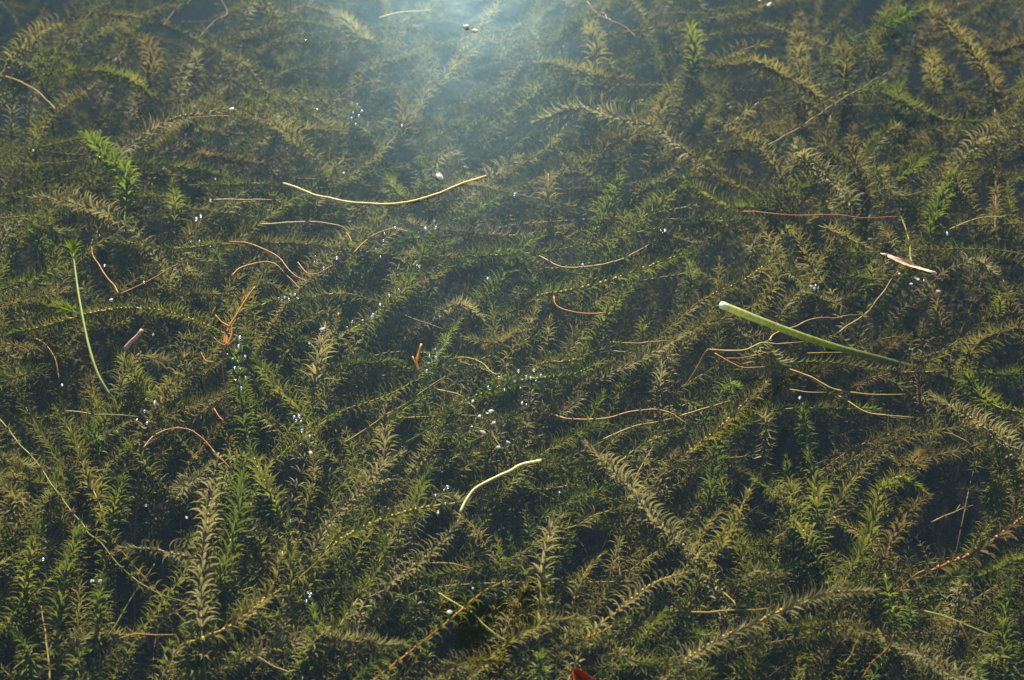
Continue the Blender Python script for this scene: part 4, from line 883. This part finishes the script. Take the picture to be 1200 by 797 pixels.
# ------------------------------------------------------------------ white scraps and air bubbles
def lump(rr, seed, flat=.5, mat=M_WHITE, nm='white_scrap'):
    rnd3 = random.Random(seed); V = []; F = []; nu, nvv = 8, 6
    for j in range(nvv + 1):
        th = math.pi * j / nvv
        for i in range(nu):
            ph = 2 * math.pi * i / nu; k = rr * (1 + rnd3.uniform(-.55, .5)) if 0 < j < nvv else rr
            V.append((k * math.sin(th) * math.cos(ph) * 1.35, k * math.sin(th) * math.sin(ph), k * math.cos(th) * flat))
    for j in range(nvv):
        for i in range(nu): F.append((j * nu + i, j * nu + (i + 1) % nu, (j + 1) * nu + (i + 1) % nu, (j + 1) * nu + i))
    return mesh(nm, V, F, mat)
LUMPS = [lump(1.0, k, .45 + .1 * (k % 3)) for k in range(5)]
rs = random.Random(9)
def scrap(reg, p, r, label, cat='scrap', group='white scraps caught on the weed', z=-.003):
    o = link('white_scrap', rs.choice(LUMPS)); o.location = at(*px(reg, [p])[0], z); o.scale = (r * .62, r * .5, r * .42)
    o.rotation_euler = (rs.uniform(-.4, .4), rs.uniform(-.4, .4), rs.uniform(0, 6.28)); tag(o, label, cat, group)
for p, r in [((455,622),.0025), ((478,672),.0024), ((516,655),.0042), ((490,728),.0040), ((526,696),.0034), ((541,780),.0032), ((577,764),.0030), ((452,708),.0018), ((505,662),.002)]:
    scrap('E', p, r, 'white scrap caught along the bare tan stem', z=-.006)
scrap('B', (430,90), .006, 'large white lump standing for a sun glint', z=.001)  # this white lump and the next stand in for sun glints
scrap('B', (462,106), .005, 'smaller white lump standing for a sun glint beside the large one', z=.001)
scrap('B', (340,610), .0065, 'white foam scrap above the cream bow-shaped stalk', z=.001)
scrap('C', (298,16), .006, 'white scrap at the edge of brown shoots and dark water', z=.001)
scrap('C', (265,2), .0035, 'tiny white scrap beside brown shoots and dark water', z=.001)
scrap('A', (802,376), .004, 'bright white fleck on a tan shoot', z=-.001)
scrap('D', (385,270), .0035, 'silvery white scrap below the V of brown stems', z=-.001)
for p in ((318,455), (346,455)): scrap('G', p, .0026, 'white speck on the bushy olive column', z=-.01)
scrap('D', (1115,372), .005, 'pale scrap wedged in grey leaves', z=-.01)
scrap('F', (700,112), .003, 'white glint-like scrap on the end of the pink leaf', z=.003)
for k, p in enumerate(((750,180), (790,215), (815,200), (770,150))): scrap('F', p, .0028, 'pale scrap of foam beside the pink leaf', group='foam scraps by the pink leaf', z=.001)
scrap('F', (885,240), .003, 'lone white scrap past the pink leaf', z=-.002)
scrap('G', (1075,12), .003, 'white curl on a tan upright shoot', z=-.005)
scrap('H', (375,562), .0032, 'silver scrap at the edge of the dark patch', z=-.001)
def bubble_me():
    import bmesh
    bm = bmesh.new(); bmesh.ops.create_uvsphere(bm, u_segments=10, v_segments=7, radius=1.0)
    for v in bm.verts: v.co.z *= .88
    me = bpy.data.meshes.new('air_bubble'); bm.to_mesh(me); bm.free(); me.materials.append(M_BUBBLE); me.polygons.foreach_set('use_smooth', [True] * len(me.polygons)); return me
BUB = bubble_me()
rb = random.Random(4)
def bubbles(reg, pts, label, group, z=-.006, r=(.0009, .0021)):
    for p in pts:
        o = link('air_bubble', BUB); k = rb.uniform(*r); o.scale = (k, k, k); o.location = at(*px(reg, [p])[0], z + rb.uniform(-.003, .003)); tag(o, label, 'bubble', group)
bubbles('E', [(20,365),(38,345),(75,340),(110,322),(135,285),(165,255),(200,236),(262,150),(270,155),(105,330)], 'tiny silver air bubble along the slanting olive shoot', 'bubbles on the slanting shoot')
bubbles('E', [(150,42),(292,25),(327,20),(145,65),(120,95),(135,122)], 'tiny air bubble by the low arched orange rootlet', 'bubbles by the arched rootlet')
bubbles('E', [(613,517),(640,535),(665,515),(690,532),(545,538),(600,552),(565,580),(508,572),(540,570),(673,550),(620,575),(655,540)], 'silver air bubble on the bushy green shoot tip', 'bubbles on the green tip')
bubbles('E', [(325,440),(328,470),(305,465),(302,490),(295,515),(330,455)], 'air bubble beside the knobbly spike', 'bubbles by the spike')
bubbles('E', [(625,628),(640,632),(1105,30),(1112,38),(1120,30),(506,196),(680,140),(835,150)], 'stray air bubble on a green waterweed stem', 'stray bubbles')
bubbles('D', [(965,265),(985,262),(1005,250),(1020,252),(1000,268),(1030,265),(975,270),(1120,160),(1090,120),(1165,125),(1088,140)], 'air bubble in a row on the level olive shoot', 'bubbles on the level shoot')
bubbles('D', [(660,70),(690,68),(670,85),(728,85),(345,48),(498,210),(362,152)], 'air bubble on the green shoot near the sweeping rootlet', 'bubbles near the rootlet')
bubbles('D', [(787,458),(808,472),(822,482),(848,467),(800,525),(815,548),(832,508),(850,538),(825,430),(830,400),(835,575),(812,505),(1070,420)], 'air bubble trapped beside the orange root tangle', 'bubbles by the roots')
bubbles('D', [(505,615),(535,625),(475,683),(508,697),(500,655),(215,565),(530,390)], 'air bubble on the tan leafy shoot tip', 'bubbles on the tan shoot')
bubbles('D', [(1018,675),(1035,672),(1042,690),(1045,722),(1072,742),(1040,770),(1025,688)], 'air bubble strung down an olive shoot', 'bubbles down the olive shoot')
bubbles('B', [(40,390),(55,362),(35,410),(50,430),(70,385),(60,400),(210,435),(8,600),(290,790),(322,765),(325,793),(185,788)], 'air bubble clustered on brown weed below the glare', 'bubbles below the glare')
bubbles('B', [(600,672),(598,680),(915,55),(925,65)], 'glinting air bubble over dark water', 'bubbles over dark water')
bubbles('F', [(445,225),(460,220),(455,232),(470,228),(915,40),(725,150),(835,205),(805,195),(560,435),(405,610),(415,630)], 'air bubble near the pink leaf and reed', 'bubbles near the pink leaf')
bubbles('G', [(505,193),(1065,495),(1070,510),(1060,525),(1075,500),(150,380),(1005,245),(645,235)], 'air bubble deep among the leafy columns', 'bubbles in the columns', z=-.012)
bubbles('H', [(360,185),(325,160),(355,140),(368,130),(335,215),(755,148),(455,480)], 'air bubble near the hooked cream stalk', 'bubbles by the cream stalk')
bubbles('A', [(745,620),(1098,378),(1058,140),(728,695),(115,522),(345,545),(680,758),(695,750)], 'lone air bubble on hazy olive weed', 'bubbles in the hazy weed')

# ------------------------------------------------------------------ the tree whose low leaves hang over the water and mirror as a dark patch
def tree():
    def mirror(pxl, zz):      # where a point must hang to be mirrored at that pixel
        s = at(*pxl, 0); d = (s - Vector((0, 0, CAM_H))).normalized(); d.z = -d.z
        return s + d * (zz / d.z)
    o = empty('overhanging_tree', (1.1, -1.5, BED)); b0 = np.array(o.location)
    tp, _ = smooth_path([(1.1, -1.5, BED - .1), (1.05, -1.45, .8), (1.12, -1.4, 2.2), (1.0, -1.35, 3.6)], .1)
    V, F = tube(tp - b0, np.linspace(.16, .06, len(tp)), 14); link('trunk', mesh('trunk', V, F, M_BARK), o)
    h1 = mirror((562, 735), .92); h2 = mirror((612, 715), .90)
    bp, _ = smooth_path([(1.1, -1.42, 2.0), (.9, -.9, 2.35), (.45, -.1, 2.2), (.1, .75, 1.55), tuple(h1 + Vector((.02, -.03, .10)))], .05)
    V, F = tube(bp - b0, np.linspace(.035, .002, len(bp)), 8); link('branch', mesh('branch', V, F, M_BARK), o)
    rt = random.Random(3)
    for c, size, yaw, tilt in [(h1, .105, 20, 8), (h1 + Vector((-.035, .03, .01)), .085, 75, -12), (h1 + Vector((.02, -.035, .02)), .09, -40, 14), (h2, .075, -70, 20), (h2 + Vector((.03, .03, -.01)), .065, -110, -15)]:
        V = []; F = []; n, m = 12, 6
        for i in range(n + 1):
            u = i / n; wd = size * .42 * (math.sin(math.pi * (.03 + .95 * u ** .8)) ** .7) * (1 + .10 * math.sin(24 * u))
            for j in range(m + 1):
                s = 2 * j / m - 1; V.append((wd * s, (u - .5) * size * 1.15, .12 * wd * s * s - .12 * size * (u - .4) ** 2))
        F = [(i * (m + 1) + j, i * (m + 1) + j + 1, (i + 1) * (m + 1) + j + 1, (i + 1) * (m + 1) + j) for i in range(n) for j in range(m)]
        nv = len(V); V += [(x, y, z - .0006) for x, y, z in V]; F += [tuple(k + nv for k in f[::-1]) for f in F]
        link('leaf', mesh('leaf', V, F, M_OVERLEAF), o, Matrix.Translation(c - Vector(b0)) @ Matrix.Rotation(R(yaw), 4, 'Z') @ Matrix.Rotation(R(tilt), 4, 'X'))
    tag(o, 'bank tree with dark leaves drooping over the water, mirrored as a dark patch', 'tree')
tree()

# ------------------------------------------------------------------ labels of the shoots: own look first, then what they grow beside
CN = dict(olive='olive', tan='tan-brown', grey='grey-tan silted', green='deep green', bright='fresh bright green', brown='dull brown')
used = {}
def describe():
    LP = [(nm, p) for nm, p in LAND]
    for d in PLANTS:
        p = d['pts']; ln = np.linalg.norm(np.diff(p, axis=0), axis=1).sum(); straight = np.linalg.norm(p[-1] - p[0]) / ln
        form = 'hooked' if straight < .80 else 'arching' if straight < .93 else 'gently curved' if straight < .985 else 'straight'
        size = 'long ' if ln > .19 else 'short ' if ln < .08 else ''
        dens = 'closely leaved' if d['sp'] < .0055 else 'loosely leaved' if d['sp'] < .009 else 'wide-jointed'
        best = sorted(((np.min(np.linalg.norm(q[None, :, :2] - p[:, None, :2], axis=2)), nm) for nm, q in LP))[:2]
        dist, nm = best[0]
        rel = 'beside' if dist < .02 else 'close to' if dist < .06 else 'a hand from' if dist < .12 else 'away from'
        lab = f"{size}{form} {dens} {CN[d['col']]} waterweed {rel} the {nm}"
        if lab in used or len(lab.split()) > 16: lab2 = f"{size}{form} {dens} {CN[d['col']]} shoot with {d['stem']} stem {rel} the {nm}"; lab = lab2 if lab2 not in used else lab
        if lab in used or len(lab.split()) > 16: lab2 = f"{size}{form} {CN[d['col']]} shoot between the {nm} and the {best[1][1]}"; lab = lab2 if lab2 not in used and len(lab2.split()) <= 16 else lab
        lab = lab.replace(' waterweed', '') if len(lab.split()) > 16 else lab
        lab = lab.replace('gently ', '') if len(lab.split()) > 16 else lab
        used[lab] = used.get(lab, 0) + 1
        if len(lab.replace('-', ' ').split()) > 16: lab = lab.replace('silted ', '').replace('closely leaved ', '').replace('loosely leaved ', '')
        tag(d['o'], lab, 'waterweed', 'waterweed shoots under the water')
describe()
bpy.context.view_layer.update()
print('bed faces', bpy.data.meshes['waterweed_bed']['faces'], flush=True)
print('shoots', len(PLANTS), 'traced', len(TR), 'objects', len(bpy.data.objects), 'shared labels', sum(v > 1 for v in used.values()))
